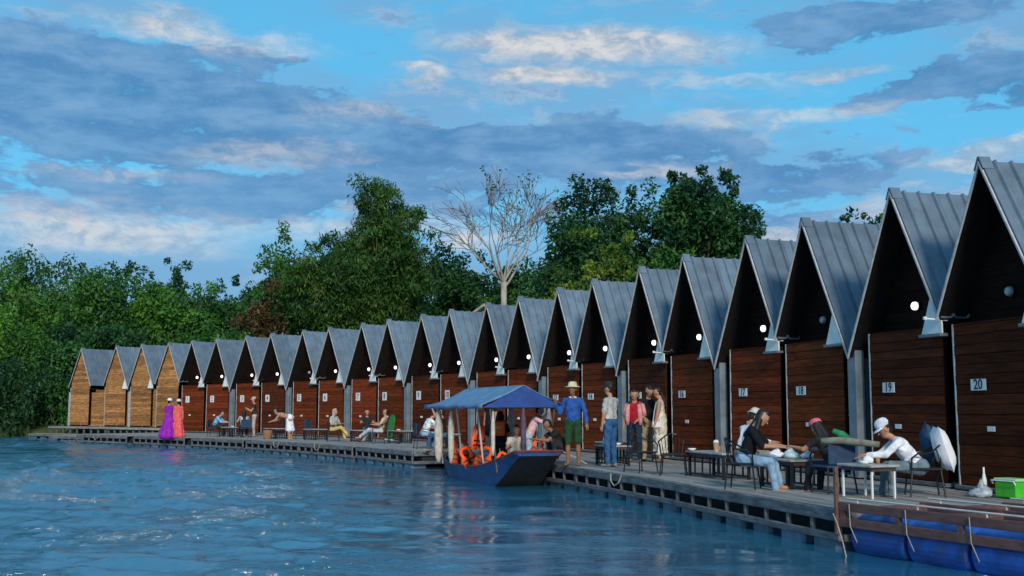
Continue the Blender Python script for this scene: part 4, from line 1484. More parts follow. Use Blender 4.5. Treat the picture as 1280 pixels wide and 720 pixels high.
table('low dark table beside the green board at hut eight', at(-4.05, 40.9), hut_rz(10), 1.0, .6, .44)
table('low table in front of the man in white tee by hut nine', at(-2.05, 35.6), hut_rz(11), .9, .55, .44)
chair('dark chair under the seated diner in pale top by hut seven', at(-6.85, 43.3), face(.9, .2))
table('low table between the two diners by hut seven', at(-5.75, 42.9), hut_rz(9), .9, .55, .42)
table('dark low table under the bending man', at(-9.9, 47.3), hut_rz(7), 1.2, .6, .42)
chair('dark heaped chair right of the bending man', at(-8.65, 46.9), face(-.8, .5), 'panel')
table('dark low table of the diners by hut two', at(-12.6, 50.6), hut_rz(4), 1.3, .6, .42)
chair('chair under the diner in sky blue shirt', at(-13.45, 50.9), face(.95, .0), 'panel')
chair('chair under the diner in striped top', at(-11.75, 49.6), face(-.4, .8), 'panel')
table('dark low table by hut six', at(-7.9, 45.4), hut_rz(6), 1.0, .6, .42)


def pillow(label, p, rot, m, w=.46, h=.52, t=.10):
    mb = MB()
    n = 9
    vs = []
    for s in (-1, 1):
        for i in range(n):
            for j in range(n):
                u, v = i / (n - 1) * 2 - 1, j / (n - 1) * 2 - 1
                e = max(0, (1 - u ** 4) * (1 - v ** 4)) ** .6
                pinch = 1 - .10 * (1 - abs(u)) * abs(v) - .10 * (1 - abs(v)) * abs(u)
                wr = .012 * math.sin(u * 7 + v * 3) * e
                vs.append((u * w / 2 * pinch, s * (t * e + wr), v * h / 2 * pinch))
    fs = []
    for s in (0, 1):
        o = s * n * n
        for i in range(n - 1):
            for j in range(n - 1):
                q = (o + i * n + j, o + (i + 1) * n + j, o + (i + 1) * n + j + 1, o + i * n + j + 1)
                fs.append(q if s == 0 else q[::-1])
    mb.add(vs, fs)
    o = ob('pillow', mb.mesh('pillow', True), m, None, p, rot=rot)
    return tag(o, label, 'pillow')


pillow('large white pillow leaning on the back of the white cap man\'s chair', at(6.07, 15.93, .66), (R(-16), 0, face(-1, .18)), M['white'], .46, .66, .11)
pillow('dark blue pillow standing behind the man in white cap', at(6.10, 16.55, .72), (R(-8), R(24), face(-1, .3)), cloth('blue_pillow', (0.03, 0.07, 0.14)), .44, .52, .10)

# green cool box by hut 20 and the plastic bag beside it
cb = thing('cool_box', 'bright green cool box with pale lid beside hut twenty', 'cool box', at(6.86, 15.55, .0), RZ20 + .1)
cb.scale = (.86, .86, .80)
ob('body', MB().box((0, 0, .15), (.46, .30, .28), .02), M['green_box'], cb)
ob('lid', MB().box((0, 0, .315), (.49, .33, .05), .015), mat('pale_green_plastic', (0.35, 0.68, 0.32), 0.4, 0.05), cb)
ob('handle', MB().tube([(-.24, -.17, .24), (-.24, -.20, .30), (.24, -.20, .30), (.24, -.17, .24)], .012, 6), M['plastic_w'], cb)


def bag(label, p, s, m, seed):
    rng = np.random.default_rng(seed)
    mb = MB()
    prof = [(0.02, 0), (.13, .004), (.18, .03), (.19, .07), (.16, .12), (.10, .16), (.04, .185), (.055, .22), (.02, .25)]
    mb.lathe([(r * s, z * s) for r, z in prof], 14)
    ph = rng.random(6) * 6.28
    def cr(x, y, z):
        a = math.atan2(y, x)
        k = 1 + .22 * math.sin(2 * a + ph[0]) + .14 * math.sin(5 * a + ph[1] + z * 30) + .12 * rng.normal()
        return (x * k, y * k * .75, max(0, z * (1 + .25 * math.sin(a + ph[2])) + rng.normal() * .012 * s))
    mb.v = [cr(*v) for v in mb.v]
    o = ob('plastic_bag', mb.mesh('plastic_bag', True), m, None, p)
    return tag(o, label, 'bag', 'plastic bags on the decks')


bag('crumpled pale plastic bag on the floor beside the green cool box', at(6.52, 15.80), 0.8, M['bag'], 1)
bag('white plastic bag on the table before the black shirt diner', at(4.22, 17.95, .45), .62, M['white'], 2)
bag('pale blue plastic bag in the middle of the bag strewn table', at(4.40, 17.75, .45), .66, cloth('bag_blue', (0.45, 0.62, 0.68)), 3)
bag('white paper bag at the headscarf diner\'s end of the table', at(4.58, 17.55, .45), .55, M['white'], 4)
bag('white bag on the white legged folding table', at(4.98, 15.85, .46), .5, M['white'], 5)


def bottle(label, p, m, h=.26):
    o = ob('bottle', MB().lathe([(.03, 0), (.036, .02), (.036, h * .55), (.015, h * .8), (.013, h)], 10).mesh('bottle', True), m, None, p)
    tag(o, label, 'bottle')


bottle('slim pale bottle behind the plastic bag by the cool box', at(6.66, 16.0, .0), M['plastic_w'], .40)
bottle('small white bottle on the low table beside the man in jeans', at(2.02, 24.75, .44), M['plastic_w'], .2)
g = thing('drink_glass', 'tall drink glass on the long low table', 'glass', at(3.62, 20.05, .46))
ob('cup', MB().lathe([(.035, 0), (.05, .14), (.052, .17)], 12), M['glass'], g)
ob('foam', MB().lathe([(.050, .165), (.045, .20), (.02, .215)], 12), M['plastic_w'], g)
BOWL = MB().lathe([(.03, 0), (.05, .006), (.085, .045), (.08, .045), (.045, .012)], 14).mesh('bowl', True)
for lab_, p_ in (('white bowl before the black tee diner on the bag strewn table', at(4.10, 17.92, .449)), ('white bowl on the white legged table', at(4.86, 15.62, .459)),
                 ('white bowl on the long low table, left end', at(3.30, 20.75, .459)), ('white bowl on the long low table, right end', at(3.98, 19.85, .459)),
                 ('white bowl on the low table beside the man in jeans', at(2.30, 24.6, .439)), ('white bowl on the table by the reclining man', at(-4.1, 40.8, .459)),
                 ('white bowl on the table by hut two', at(-12.5, 50.5, .439))):
    tag(ob('bowl', BOWL, M['plastic_w'], None, p_), lab_, 'bowl', 'white bowls on the low tables')
CUPM = MB().lathe([(.028, 0), (.038, .10), (.034, .10), (.026, .01)], 12).mesh('cup', True)
for lab_, p_ in (('small cup at the headscarf diner end of the table', at(4.62, 17.72, .449)), ('small cup near the cap man on the white legged table', at(5.12, 15.85, .459)),
                 ('small cup behind the drink glass on the long table', at(3.72, 20.35, .459)), ('small cup on the table behind the green shorts man', at(2.35, 27.0, .439))):
    tag(ob('cup', CUPM, cloth('amber_cup', (0.40, 0.22, 0.10)), None, p_), lab_, 'cup', 'small cups on the low tables')
o = ob('wicker_basket', MB().lathe([(.14, 0), (.19, .18), (.21, .36), (.19, .36), (.16, .04)], 14), M['wicker'], None, at(-10.15, 46.9))
tag(o, 'brown wicker basket on the deck left of the bending man', 'basket')
gb = thing('green_board', 'green paddle board leaning at hut eight beside the column', 'board', hut_point(8, 1.0, -0.55), hut_rz(8), rot=(R(-9), 0, hut_rz(8)))
gb.scale = (.85, .85, .60)
ob('panel', MB().prism([(-.17, .08), (.17, .08), (.24, .5), (.25, 1.25), (.20, 1.55), (.08, 1.70), (-.08, 1.70), (-.20, 1.55), (-.25, 1.25), (-.24, .5)], -.03, .03), M['green_board'], gb)
ob('foot', MB().box((0, 0, .04), (.4, .3, .08), .01), M['plastic_w'], gb)
o = ob('towel', MB().tube([(4.45, 16.28, DECK + .76), (4.72, 16.25, DECK + .77), (5.0, 16.15, DECK + .74), (5.2, 16.0, DECK + .72)], [.045, .055, .052, .042], 10).mesh('towel', True), cloth('olive', (0.17, 0.18, 0.145)))
tag(o, 'rolled olive grey towel lying across the navy chair back', 'towel')

# ------------------------------------------------------------------ people
def surface_nets(Fd, origin, h):
    ins = Fd < 0
    nx, ny, nz = Fd.shape
    c = [ins[i:nx - 1 + i, j:ny - 1 + j, k:nz - 1 + k] for i in (0, 1) for j in (0, 1) for k in (0, 1)]
    s = sum(a.astype(np.int8) for a in c)
    act = (s > 0) & (s < 8)
    idx = np.argwhere(act)
    vid = -np.ones(act.shape, np.int64)
    vid[act] = np.arange(len(idx))
    acc = np.zeros((len(idx), 3))
    cnt = np.zeros(len(idx))
    corners = [np.array((i, j, k)) for i in (0, 1) for j in (0, 1) for k in (0, 1)]
    val = [Fd[tuple((idx + q).T)] for q in corners]
    for a in range(8):
        for b in range(a + 1, 8):
            if np.abs(corners[a] - corners[b]).sum() != 1:
                continue
            va, vb = val[a], val[b]
            m = (va < 0) != (vb < 0)
            t = np.where(m, va / np.where(m, va - vb, 1), 0)
            acc += np.where(m[:, None], corners[a] + t[:, None] * (corners[b] - corners[a]), 0)
            cnt += m
    V = origin + (idx + acc / cnt[:, None]) * h
    F = []
    for ax in range(3):
        o1, o2 = [(1, 2), (2, 0), (0, 1)][ax]
        sl0 = [slice(None)] * 3
        sl1 = [slice(None)] * 3
        sl0[ax] = slice(0, -1)
        sl1[ax] = slice(1, None)
        e = ins[tuple(sl0)] != ins[tuple(sl1)]
        p = np.argwhere(e)
        ok = (p[:, o1] > 0) & (p[:, o2] > 0) & (p[:, o1] < Fd.shape[o1] - 1) & (p[:, o2] < Fd.shape[o2] - 1)
        p = p[ok]
        d1 = np.zeros(3, int)
        d2 = np.zeros(3, int)
        d1[o1] = 1
        d2[o2] = 1
        q = np.stack([vid[tuple((p - d1 - d2).T)], vid[tuple((p - d2).T)], vid[tuple(p.T)], vid[tuple((p - d1).T)]], 1)
        flip = ~ins[tuple(p.T)]
        q[flip] = q[flip][:, ::-1]
        F.append(q)
    return V, np.concatenate(F)


def cap_dist(P, a, b, ra, rb):
    ab = b - a
    L2 = float(ab @ ab)
    if L2 < 1e-12:
        return np.linalg.norm(P - a, axis=-1) - ra
    t = np.clip(((P - a) @ ab) / L2, 0, 1)
    return np.linalg.norm(P - a - t[..., None] * ab, axis=-1) - (ra + (rb - ra) * t)


def nrm(v):
    v = np.array(v, float)
    return v / np.linalg.norm(v)


def rotx(a):
    c, s = math.cos(a), math.sin(a)
    return np.array([[1, 0, 0], [0, c, -s], [0, s, c]])


def rotz(a):
    c, s = math.cos(a), math.sin(a)
    return np.array([[c, -s, 0], [s, c, 0], [0, 0, 1]])


ARMS_DOWN = (((-.12, .02, -1), (-.04, .16, -1)), ((.12, .02, -1), (.04, .16, -1)))
LEGS_STAND = (((-.05, .05, -1), (-.02, -.06, -1)), ((.05, .05, -1), (.02, -.06, -1)))
LEGS_SIT = (((-.14, 1, .02), (-.02, .12, -1)), ((.14, 1, .02), (.02, .12, -1)))


def person(label, p, rz, H=1.68, pz=0.93, lean=0.0, arms=ARMS_DOWN, legs=LEGS_STAND, head=(0, 0), top=None, sleeve=0.5, bottom=None, btype='pants',
           shoe=None, hairstyle='short', skin=None, g=0.016, twist=0.0, fat=1.0, hair=None, extra=None, group='people on the decks'):
    S = H / 1.70
    sk = skin or M['skin']
    top = top or cloth('grey', (0.2, 0.2, 0.2))
    bottom = bottom or cloth('denim', (0.05, 0.10, 0.19))
    mats = [sk, top, bottom, hair or M['hair'], shoe or sk, M['lip']]
    SK, TO, BO, HA, SH, LI = range(6)
    caps = []

    def cap(a, b, ra, rb, lab, k=0.022):
        caps.append((np.array(a, float), np.array(b, float), ra, rb, lab, k))
    pel = np.array([0, 0, pz / S])
    U = rotz(R(twist)) @ rotx(-R(lean))

    def up(x, y, z):
        return pel + U @ np.array([x, y, z])
    f = fat
    # hips and torso
    if btype != 'dress':
        cap(up(-.075 * f, -.01, -.01), up(.075 * f, -.01, -.01), .112 * f, .112 * f, BO)
    for s in (-1, 1):
        cap(up(s * .060 * f, 0, .10), up(s * .075 * f, 0.005, .40), .098 * f, .098 * f, TO)
    cap(up(0, .02 * f, .07), up(0, .015, .36), .105 * f, .09, TO)
    cap(up(-.135, -.01, .445), up(.135, -.01, .445), .068, .068, TO)
    # neck and head
    cap(up(0, -.005, .47), up(0, .02, .58), .052, .048, SK)
    hr = U @ rotz(R(head[1])) @ rotx(R(lean * 0.55) - R(head[0]))
    hc = up(0, .02, .585) + hr @ np.array([0, .015, .10])

    def hp(x, y, z):
        return hc + hr @ np.array([x, y, z])
    cap(hp(0, -.018, .035), hp(0, .005, .02), .090, .086, SK)
    cap(hp(0, .022, -.045), hp(0, .030, -.075), .062, .048, SK)
    cap(hp(0, .086, .0), hp(0, .108, -.028), .010, .015, SK, .008)
    for s in (-1, 1):
        cap(hp(s * .086, -.005, .012), hp(s * .086, -.008, -.025), .016, .014, SK, .006)
        cap(hp(s * .030, .086, .006), hp(s * .036, .085, .006), .0088, .0088, HA, .002)
    cap(hp(-.020, .078, -.064), hp(.020, .078, -.064), .0105, .0105, LI, .003)
    # hair
    if hairstyle != 'bald':
        cap(hp(0, -.034, .050), hp(0, .004, .084), .094, .066, HA, .004)
        cap(hp(0, -.050, .01), hp(0, -.055, -.03), .078, .060, HA, .008)
    if hairstyle == 'long':
        cap(hp(0, -.065, -.02), up(0, -.115, .34), .075, .060, HA, .02)
        for s in (-1, 1):
            cap(hp(s * .07, -.03, .02), up(s * .095, -.05, .40), .040, .040, HA, .012)
    if hairstyle == 'side':
        cap(hp(.06, -.04, .0), up(.12, .06, .30), .050, .035, HA, .012)
        cap(hp(-.05, -.05, .0), up(-.02, -.10, .34), .060, .045, HA, .012)
    if hairstyle == 'tail':
        cap(hp(0, -.10, .0), up(.02, -.15, .36), .040, .030, HA, .01)
    # arms
    for s, (ed, fd) in zip((-1, 1), arms):
        sh = up(s * .178, -.01, .445)
        ed, fd = nrm(ed), nrm(fd)
        el_ = sh + ed * .285
        wr = el_ + fd * .245
        cap(sh, el_, .048, .040, SK)
        cap(el_, wr, .039, .027, SK)
        if sleeve > 0:
            if sleeve <= 1:
                cap(sh, sh + ed * .285 * sleeve, .060, .060, TO, .012)
            else:
                cap(sh, el_, .058, .052, TO, .012)
                cap(el_, el_ + fd * .245 * (sleeve - 1), .051, .043, TO, .012)
        # hand: palm, four fingers, thumb
        hd = fd
        side = np.cross(hd, np.array([0, 0, 1.0]))
        side = nrm(side) if np.linalg.norm(side) > .2 else np.array([0, 1.0, 0])
        pn = np.cross(side, hd)
        for q in (-.5, .5):
            cap(wr + side * q * .028, wr + hd * .075 + side * q * .040, .018, .017, SK, .012)
        for q, L in zip((-1.5, -.5, .5, 1.5), (.060, .074, .070, .052)):
            b0 = wr + hd * .078 + side * q * .0185
            b1 = b0 + hd * L * .55 - pn * .008
            cap(b0, b1, .0095, .009, SK, .003)
            cap(b1, b1 + nrm(hd - pn * .8) * L * .5, .009, .0075, SK, .003)
        t0 = wr + hd * .025 + side * (-s) * .022
        t1 = t0 + nrm(hd * .7 + side * (-s) * .7) * .045
        cap(t0, t1, .012, .010, SK, .004)
        cap(t1, t1 + nrm(hd - pn * .4) * .03, .010, .008, SK, .003)
    # legs
    for s, (td, shd) in zip((-1, 1), legs):
        hip = pel + rotz(R(twist)) @ np.array([s * .088, 0, -.03])
        kn = hip + nrm(td) * .42
        an = kn + nrm(shd) * .405
        cap(hip, kn, .082 * f, .055, SK)
        cap(kn, kn + (an - kn) * .35, .054, .052, SK)
        cap(kn + (an - kn) * .35, an, .052, .034, SK)
        toe = an + rotz(R(twist)) @ np.array([s * .02, .15, -.045])
        cap(an + np.array([0, -.03, -.045]), toe, .035, .028, SH)
        cap(an, an + np.array([0, 0, -.03]), .036, .036, SH)
        if btype == 'pants':
            cap(hip, kn, .098 * f, .070, BO, .015)
            cap(kn, an + (kn - an) * .06, .069, .056, BO, .012)
        elif btype == 'shorts':
            cap(hip, hip + (kn - hip) * .92, .104 * f, .088, BO, .012)
    if btype == 'dress' or btype == 'skirt':
        z_top = .12 if btype == 'dress' else .06
        hem = (extra or {}).get('hem', .10)
        wd = (extra or {}).get('flare', .26)
        lab = TO if btype == 'dress' else BO
        for q in range(7):
            a = q / 7 * 6.283
            b0 = up(.05 * math.cos(a), .04 * math.sin(a), z_top)
            e = np.array([wd * .62 * math.cos(a), wd * .5 * math.sin(a), hem / S])
            cap(b0, e, .105, wd * .30, lab, .02)
        cap(up(0, 0, z_top), np.array([0, 0, hem / S + .04]), .12, wd * .6, lab, .02)
    lo = np.min([np.minimum(c[0], c[1]) - max(c[2], c[3]) for c in caps], 0) - .05
    hi = np.max([np.maximum(c[0], c[1]) + max(c[2], c[3]) for c in caps], 0) + .05
    lo[2] = max(lo[2], -.10)
    n = np.ceil((hi - lo) / g).astype(int) + 1
    Fd = np.full(n, .12)
    axs = [lo[i] + np.arange(n[i]) * g for i in range(3)]
    for (a, b, ra, rb, lab, k) in caps:
        r = max(ra, rb) + .05
        i0 = np.maximum(0, np.floor((np.minimum(a, b) - r - lo) / g).astype(int))
        i1 = np.minimum(n, np.ceil((np.maximum(a, b) + r - lo) / g).astype(int) + 1)
        if np.any(i1 - i0 < 2):
            continue
        P = np.stack(np.meshgrid(*[axs[i][i0[i]:i1[i]] for i in range(3)], indexing='ij'), -1)
        d = cap_dist(P, a, b, ra, rb)
        sl = tuple(slice(i0[i], i1[i]) for i in range(3))
        o = Fd[sl]
        hh = np.maximum(k - np.abs(o - d), 0) / k
        Fd[sl] = np.minimum(o, d) - hh * hh * k * .25
    V, Fq = surface_nets(Fd, lo, g)
    # labels: which volume owns the surface
    best = np.full(len(V), 9.0)
    lab_v = np.zeros(len(V), int)
    for (a, b, ra, rb, lab, k) in caps:
        d = cap_dist(V, a, b, ra, rb)
        m = d < best - 0.0005
        best[m] = d[m]
        lab_v[m] = lab
    # relax the grid steps a little
    for _ in range(2):
        acc = np.zeros_like(V)
        cn = np.zeros(len(V))
        for i in range(4):
            j = (i + 1) % 4
            np.add.at(acc, Fq[:, i], V[Fq[:, j]])
            np.add.at(acc, Fq[:, j], V[Fq[:, i]])
            np.add.at(cn, Fq[:, i], 1)
            np.add.at(cn, Fq[:, j], 1)
        V = V * .6 + .4 * acc / cn[:, None]
    cl = (lab_v == TO) | (lab_v == BO)
    rad = V[:, :2] - V[:, :2].mean(0)
    rad /= np.linalg.norm(rad, axis=1)[:, None] + 1e-6
    ph = float(p[0] * 7.3)
    fold = np.sin(34 * V[:, 2] + 16 * V[:, 0] + 2.5 * np.sin(19 * V[:, 1] + ph)) + 0.7 * np.sin(55 * V[:, 0] - 28 * V[:, 2] + ph + 2 * np.sin(23 * V[:, 2]))
    V[cl, :2] += (rad * fold[:, None] * 0.0065)[cl]
    me = np_mesh('person', V * S, Fq)
    for m in mats:
        me.materials.append(m)
    fl = np.sort(lab_v[Fq], 1)[:, 1]
    me.polygons.foreach_set('material_index', fl.astype(np.int32))
    me.shade_smooth()
    me.update()
    root = bpy.data.objects.new('person', me)
    COL.objects.link(root)
    root.location = p
    root.rotation_euler = (0, 0, rz)
    tag(root, label, 'person', group)
    root_head = (Vector(hc * S), Matrix(hr.tolist()))
    return root, root_head


def hat(root, hd, prof, m, name='hat', off=(0, -.01, .06), band=None, visor=False, tilt=0):
    hc, hr = hd
    mb = MB().lathe(prof, 16)
    if visor:
        o = len(mb.v)
        vs = []
        for i in range(9):
            a = math.pi * (i / 8)
            vs.append((math.cos(a) * .10, math.sin(a) * .095, .004))
        for i in range(9):
            a = math.pi * (i / 8)
            vs.append((math.cos(a) * .095, .05 + math.sin(a) * .125, -.018))
        top = len(vs)
        vs += [(x, y, z - .012) for x, y, z in vs]
        fs = []
        for i in range(8):
            fs.append((i, i + 1, 9 + i + 1, 9 + i))
            fs.append((top + i + 1, top + i, top + 9 + i, top + 9 + i + 1))
            fs.append((9 + i, 9 + i + 1, top + 9 + i + 1, top + 9 + i))
        mb.add(vs, fs)
    o = ob(name, mb.mesh(name, True), m, root)
    mt = hr.to_4x4() @ Matrix.Rotation(R(tilt), 4, 'X')
    mt.translation = hc + hr @ Vector(off)
    o.matrix_local = mt
    return o


BRIM = [(.0, .0), (.17, -.015), (.175, -.008), (.105, .012), (.100, .05), (.088, .09), (.05, .108), (.0, .11)]
CAPP = [(.0, .0), (.104, -.01), (.106, .02), (.098, .065), (.070, .098), (.03, .110), (.0, .112)]
skd = M['skin_d']

# --- group standing on the middle decks
r, h = person('barefoot man in blue long sleeved shirt and green shorts holding the canopy', at(1.33, 24.55), face(-.25, -.95), 1.74, .95,
              arms=(((-.35, .1, -1), (-.2, .35, -1)), ((.40, .05, -1), (.28, .45, .8))), top=cloth('royal_blue', (0.025, 0.085, 0.30)), sleeve=1.9,
              bottom=cloth('dark_green', (0.018, 0.055, 0.024)), btype='shorts', skin=skd, head=(0, -10))
hat(r, h, BRIM, cloth('straw', (0.55, 0.47, 0.34)), 'straw_hat')
ob('collar', MB().tube(arc(8, lambda t: (.075 * math.cos(t * 5.2 + 2.1), .07 * math.sin(t * 5.2 + 2.1) + .01, 1.475)), .018, 5), M['white'], r)
r, h = person('man in pale grey tee and blue jeans with dark cap, back half turned', at(2.10, 24.0), face(-.72, .6), 1.72, .95,
              arms=(((-.10, .12, -1), (-.02, .2, -1)), ((.2, .35, -.9), (-.25, .55, .8))), top=cloth('pale_grey', (0.40, 0.42, 0.42)), sleeve=.75,
              bottom=cloth('jeans', (0.030, 0.095, 0.22)), shoe=cloth('shoe_grey', (0.2, 0.2, 0.2)), head=(6, 10))
hat(r, h, CAPP, cloth('cap_dark', (0.03, 0.03, 0.03)), 'cap', visor=True)
r, h = person('woman with long dark hair in red top and pink cardigan', at(2.83, 26.0), face(-.35, -.9), 1.60, .90,
              arms=(((-.15, .05, -1), (.35, .7, -.35)), ((.25, .05, -1), (.08, .18, -1))), top=cloth('red_top', (0.34, 0.012, 0.022)), sleeve=0,
              bottom=cloth('dark_jeans', (0.015, 0.035, 0.06)), hairstyle='side', head=(8, 15))
cg = MB()
for s in (-1, 1):
    cg.tube([(s * .12, .05, 1.33), (s * .145, .085, 1.18), (s * .15, .09, 1.0), (s * .15, .07, .86)], [.050, .058, .055, .050], 8)
    cg.tube([(s * .17, -.01, 1.33), (s * .215, .0, 1.17), (s * .235, .01, 1.06)], [.058, .056, .05], 8)
cg.tube([(-.13, -.06, 1.33), (0, -.085, 1.32), (.13, -.06, 1.33)], [.06, .06, .06], 8)
ob('cardigan', cg.mesh('cardigan', True), cloth('pink', (0.62, 0.27, 0.27)), r)
r, h = person('man in black shirt and beige trousers looking down beside hut sixteen', at(3.22, 26.6), face(.3, -.95), 1.74, .95,
              arms=(((-.15, .1, -1), (.15, .8, -.45)), ((.15, .1, -1), (-.15, .8, -.45))), top=cloth('black', (0.012, 0.013, 0.015)), sleeve=.8,
              bottom=cloth('beige', (0.34, 0.27, 0.18)), shoe=cloth('shoe_dark', (0.03, 0.03, 0.03)), head=(28, 0))
r, h = person('woman in sleeveless cream dress with small white handbag', at(3.42, 26.0), face(-.85, .25), 1.66, .93,
              arms=(((-.1, .15, -1), (.0, .30, -1)), ((.1, .1, -1), (.0, .35, -1))), top=cloth('cream_dress', (0.58, 0.54, 0.46)), sleeve=0, btype='dress',
              extra=dict(hem=.22, flare=.22), hairstyle='tail', head=(18, 0), shoe=cloth('sandal', (0.2, 0.14, 0.1)))
hb = thing('handbag', 'small white shoulder bag hanging on the cream dress', 'handbag', at(3.32, 25.86, .86), face(-.85, .25))
ob('pouch', MB().box((0, 0, 0), (.08, .22, .15), .03), M['plastic_w'], hb)
ob('strap', MB().tube([(0, -.09, .06), (.02, -.04, .30), (.03, .02, .52), (.02, .06, .3), (0, .09, .06)], .008, 5), M['plastic_w'], hb)
r, h = person('dark clothed person crouching at the bow beside the barefoot man', at(1.16, 24.95), face(-.9, -.3), 1.62, .36, lean=38,
              arms=(((-.1, .8, -.6), (.1, .9, .1)), ((.1, .8, -.6), (-.1, .9, .1))), legs=(((-.2, .9, .55), (0, -.25, -1)), ((.2, .9, .55), (0, -.25, -1))),
              top=cloth('black2', (0.015, 0.015, 0.018)), bottom=cloth('char', (0.03, 0.03, 0.035)), skin=skd, head=(10, 0), g=.018)
# --- near diners
r, h = person('dark haired diner in black tee and light blue jeans', at(3.58, 17.42), face(.90, -.30), 1.68, .47, lean=20,
              arms=(((-.25, .62, -.75), (.25, 1, -.10)), ((.22, .55, -.8), (-.05, 1, -.05))), legs=(((-.20, 1, .02), (.0, .28, -1)), ((.2, 1, -.05), (.05, .18, -1))),
              top=cloth('black_tee', (0.008, 0.009, 0.014)), sleeve=.95, bottom=cloth('light_jeans', (0.20, 0.32, 0.44)), hairstyle='side', head=(28, 0), g=.0135, fat=1.05)
r, h = person('diner in white shirt and pale hat seated behind the black tee diner', at(3.95, 19.35), face(.85, .35), 1.64, .47, lean=18,
              arms=(((-.2, .6, -.8), (.1, 1, -.05)), ((.2, .6, -.8), (-.1, 1, -.05))), legs=LEGS_SIT, top=cloth('white_shirt2', (0.62, 0.64, 0.66)), sleeve=1.4,
              bottom=cloth('khaki', (0.2, 0.18, 0.14)), head=(20, 0), g=.017)
hat(r, h, [(.0, .0), (.135, -.03), (.14, -.022), (.105, .02), (.098, .06), (.07, .095), (.0, .108)], cloth('pale_hat', (0.50, 0.45, 0.38)), 'bucket_hat')
r, h = person('long haired diner in dark top wearing a pink headscarf', at(4.78, 16.78), face(-.55, .85), 1.52, .40, lean=28,
              arms=(((-.35, .75, -.55), (.05, 1, .15)), ((.3, .7, -.65), (-.3, 1, .10))), legs=LEGS_SIT, top=cloth('dark_top', (0.02, 0.022, 0.025)), sleeve=.5,
              bottom=cloth('dark_pants', (0.03, 0.03, 0.04)), hairstyle='long', head=(18, 0), g=.0135)
hat(r, h, [(.0, .03), (.100, .005), (.104, .02), (.096, .055), (.065, .085), (.0, .10)], cloth('pink_scarf', (0.60, 0.13, 0.19)), 'headscarf')
ob('shawl', MB().tube([(-.13, -.10, .90), (-.02, -.17, .84), (.10, -.16, .78), (.17, -.08, .70)], [.035, .06, .065, .035], 8).mesh('shawl', True), cloth('green_scarf', (0.03, 0.20, 0.10)), r)
r, h = person('man in white cap and white long sleeved shirt with grey trousers', at(5.72, 15.96), face(-1, .14), 1.66, .42, lean=40,
              arms=(((-.20, .75, -.65), (.12, 1, -.02)), ((.22, .70, -.7), (-.1, 1, -.12))), legs=(((-.22, 1, .10), (.0, -.02, -1)), ((.2, 1, .05), (.0, .15, -1))),
              top=cloth('white_shirt', (0.72, 0.74, 0.78)), sleeve=1.85, bottom=cloth('slate', (0.13, 0.18, 0.22)), head=(10, 0), g=.0135, fat=1.12,
              shoe=cloth('shoe_dark', (0.03, 0.03, 0.03)))
hat(r, h, CAPP, cloth('white_cap', (0.66, 0.69, 0.76)), 'cap', visor=True, tilt=-6)
# --- people around the boat
r, h = person('person in black clothes and orange life jacket seen from behind on the boat', boat_point(-.15, .15, .22), face(.25, .95), 1.58, .72, lean=6,
              arms=(((-.2, .3, -.9), (.1, .9, .2)), ((.2, .3, -.9), (-.1, .9, .2))), legs=(((-.1, .35, -1), (0, -.3, -1)), ((.1, .35, -1), (0, -.3, -1))),
              top=cloth('black', (0.012, 0.013, 0.015)), bottom=cloth('black', (0.012, 0.013, 0.015)), hairstyle='long', g=.02, group='people around the boat')
jk = ob('life_vest', MB().box((0, -.125, 1.06), (.36, .07, .36), .03).box((0, .13, 1.04), (.34, .06, .30), .025).box((-.14, 0, 1.22), (.07, .26, .05), .015).box((.14, 0, 1.22), (.07, .26, .05), .015), M['orange'], r)
ob('reflective_patch', MB().box((0, -.163, 1.08), (.16, .008, .06)), cloth('dull_yellow', (0.55, 0.32, 0.10)), r)
r, h = person('passenger in white and pink blouse bending under the canopy', boat_point(1.35, .35, .34), face(.95, .1), 1.62, .78, lean=24,
              arms=(((-.3, .7, .1), (.1, .7, .7)), ((.3, .7, -.3), (-.1, .6, .7))), legs=LEGS_STAND, top=mat('cloth_floral', (0.72, 0.68, 0.68), 0.85, 0.1, 22, col2=(0.66, 0.30, 0.34)),
              sleeve=1.6, bottom=cloth('pale_blue', (0.30, 0.42, 0.52)), g=.02, group='people around the boat')
r, h = person('passenger in cream shirt seated amidships behind the curtain roll', boat_point(.75, .25, .36), face(.2, -.95), 1.55, .28, lean=10,
              arms=(((-.3, .5, -.8), (.2, .9, .2)), ((.3, .5, -.8), (-.2, .9, .2))), legs=LEGS_SIT, top=cloth('cream_shirt', (0.55, 0.52, 0.46)), g=.02, group='people around the boat')
r, h = person('person in black dress with red collar standing behind the boat stern', at(-.60, 31.6), face(-.6, -.7), 1.60, .90,
              top=cloth('black', (0.012, 0.013, 0.015)), btype='dress', extra=dict(hem=.55, flare=.20), g=.022, group='people around the boat')
ob('red_scarf', MB().tube(arc(9, lambda t: (.10 * math.cos(t * 6.0), .085 * math.sin(t * 6.0), 1.37 - .02 * math.sin(t * 6))), .035, 6), cloth('red', (0.45, 0.02, 0.02)), r)
r, h = person('dark clothed person raising an arm left of the boat canopy', at(-2.02, 33.4), face(-.8, .1), 1.60, .47, lean=5,
              arms=(((-.4, .6, .5), (.0, .4, .9)), ((.2, .5, -.8), (-.1, 1, 0))), legs=LEGS_SIT, top=cloth('black2', (0.015, 0.015, 0.018)), sleeve=.4, g=.02)
chair('dark chair of the person raising an arm left of the boat', at(-1.98, 33.4), face(-.8, .1))
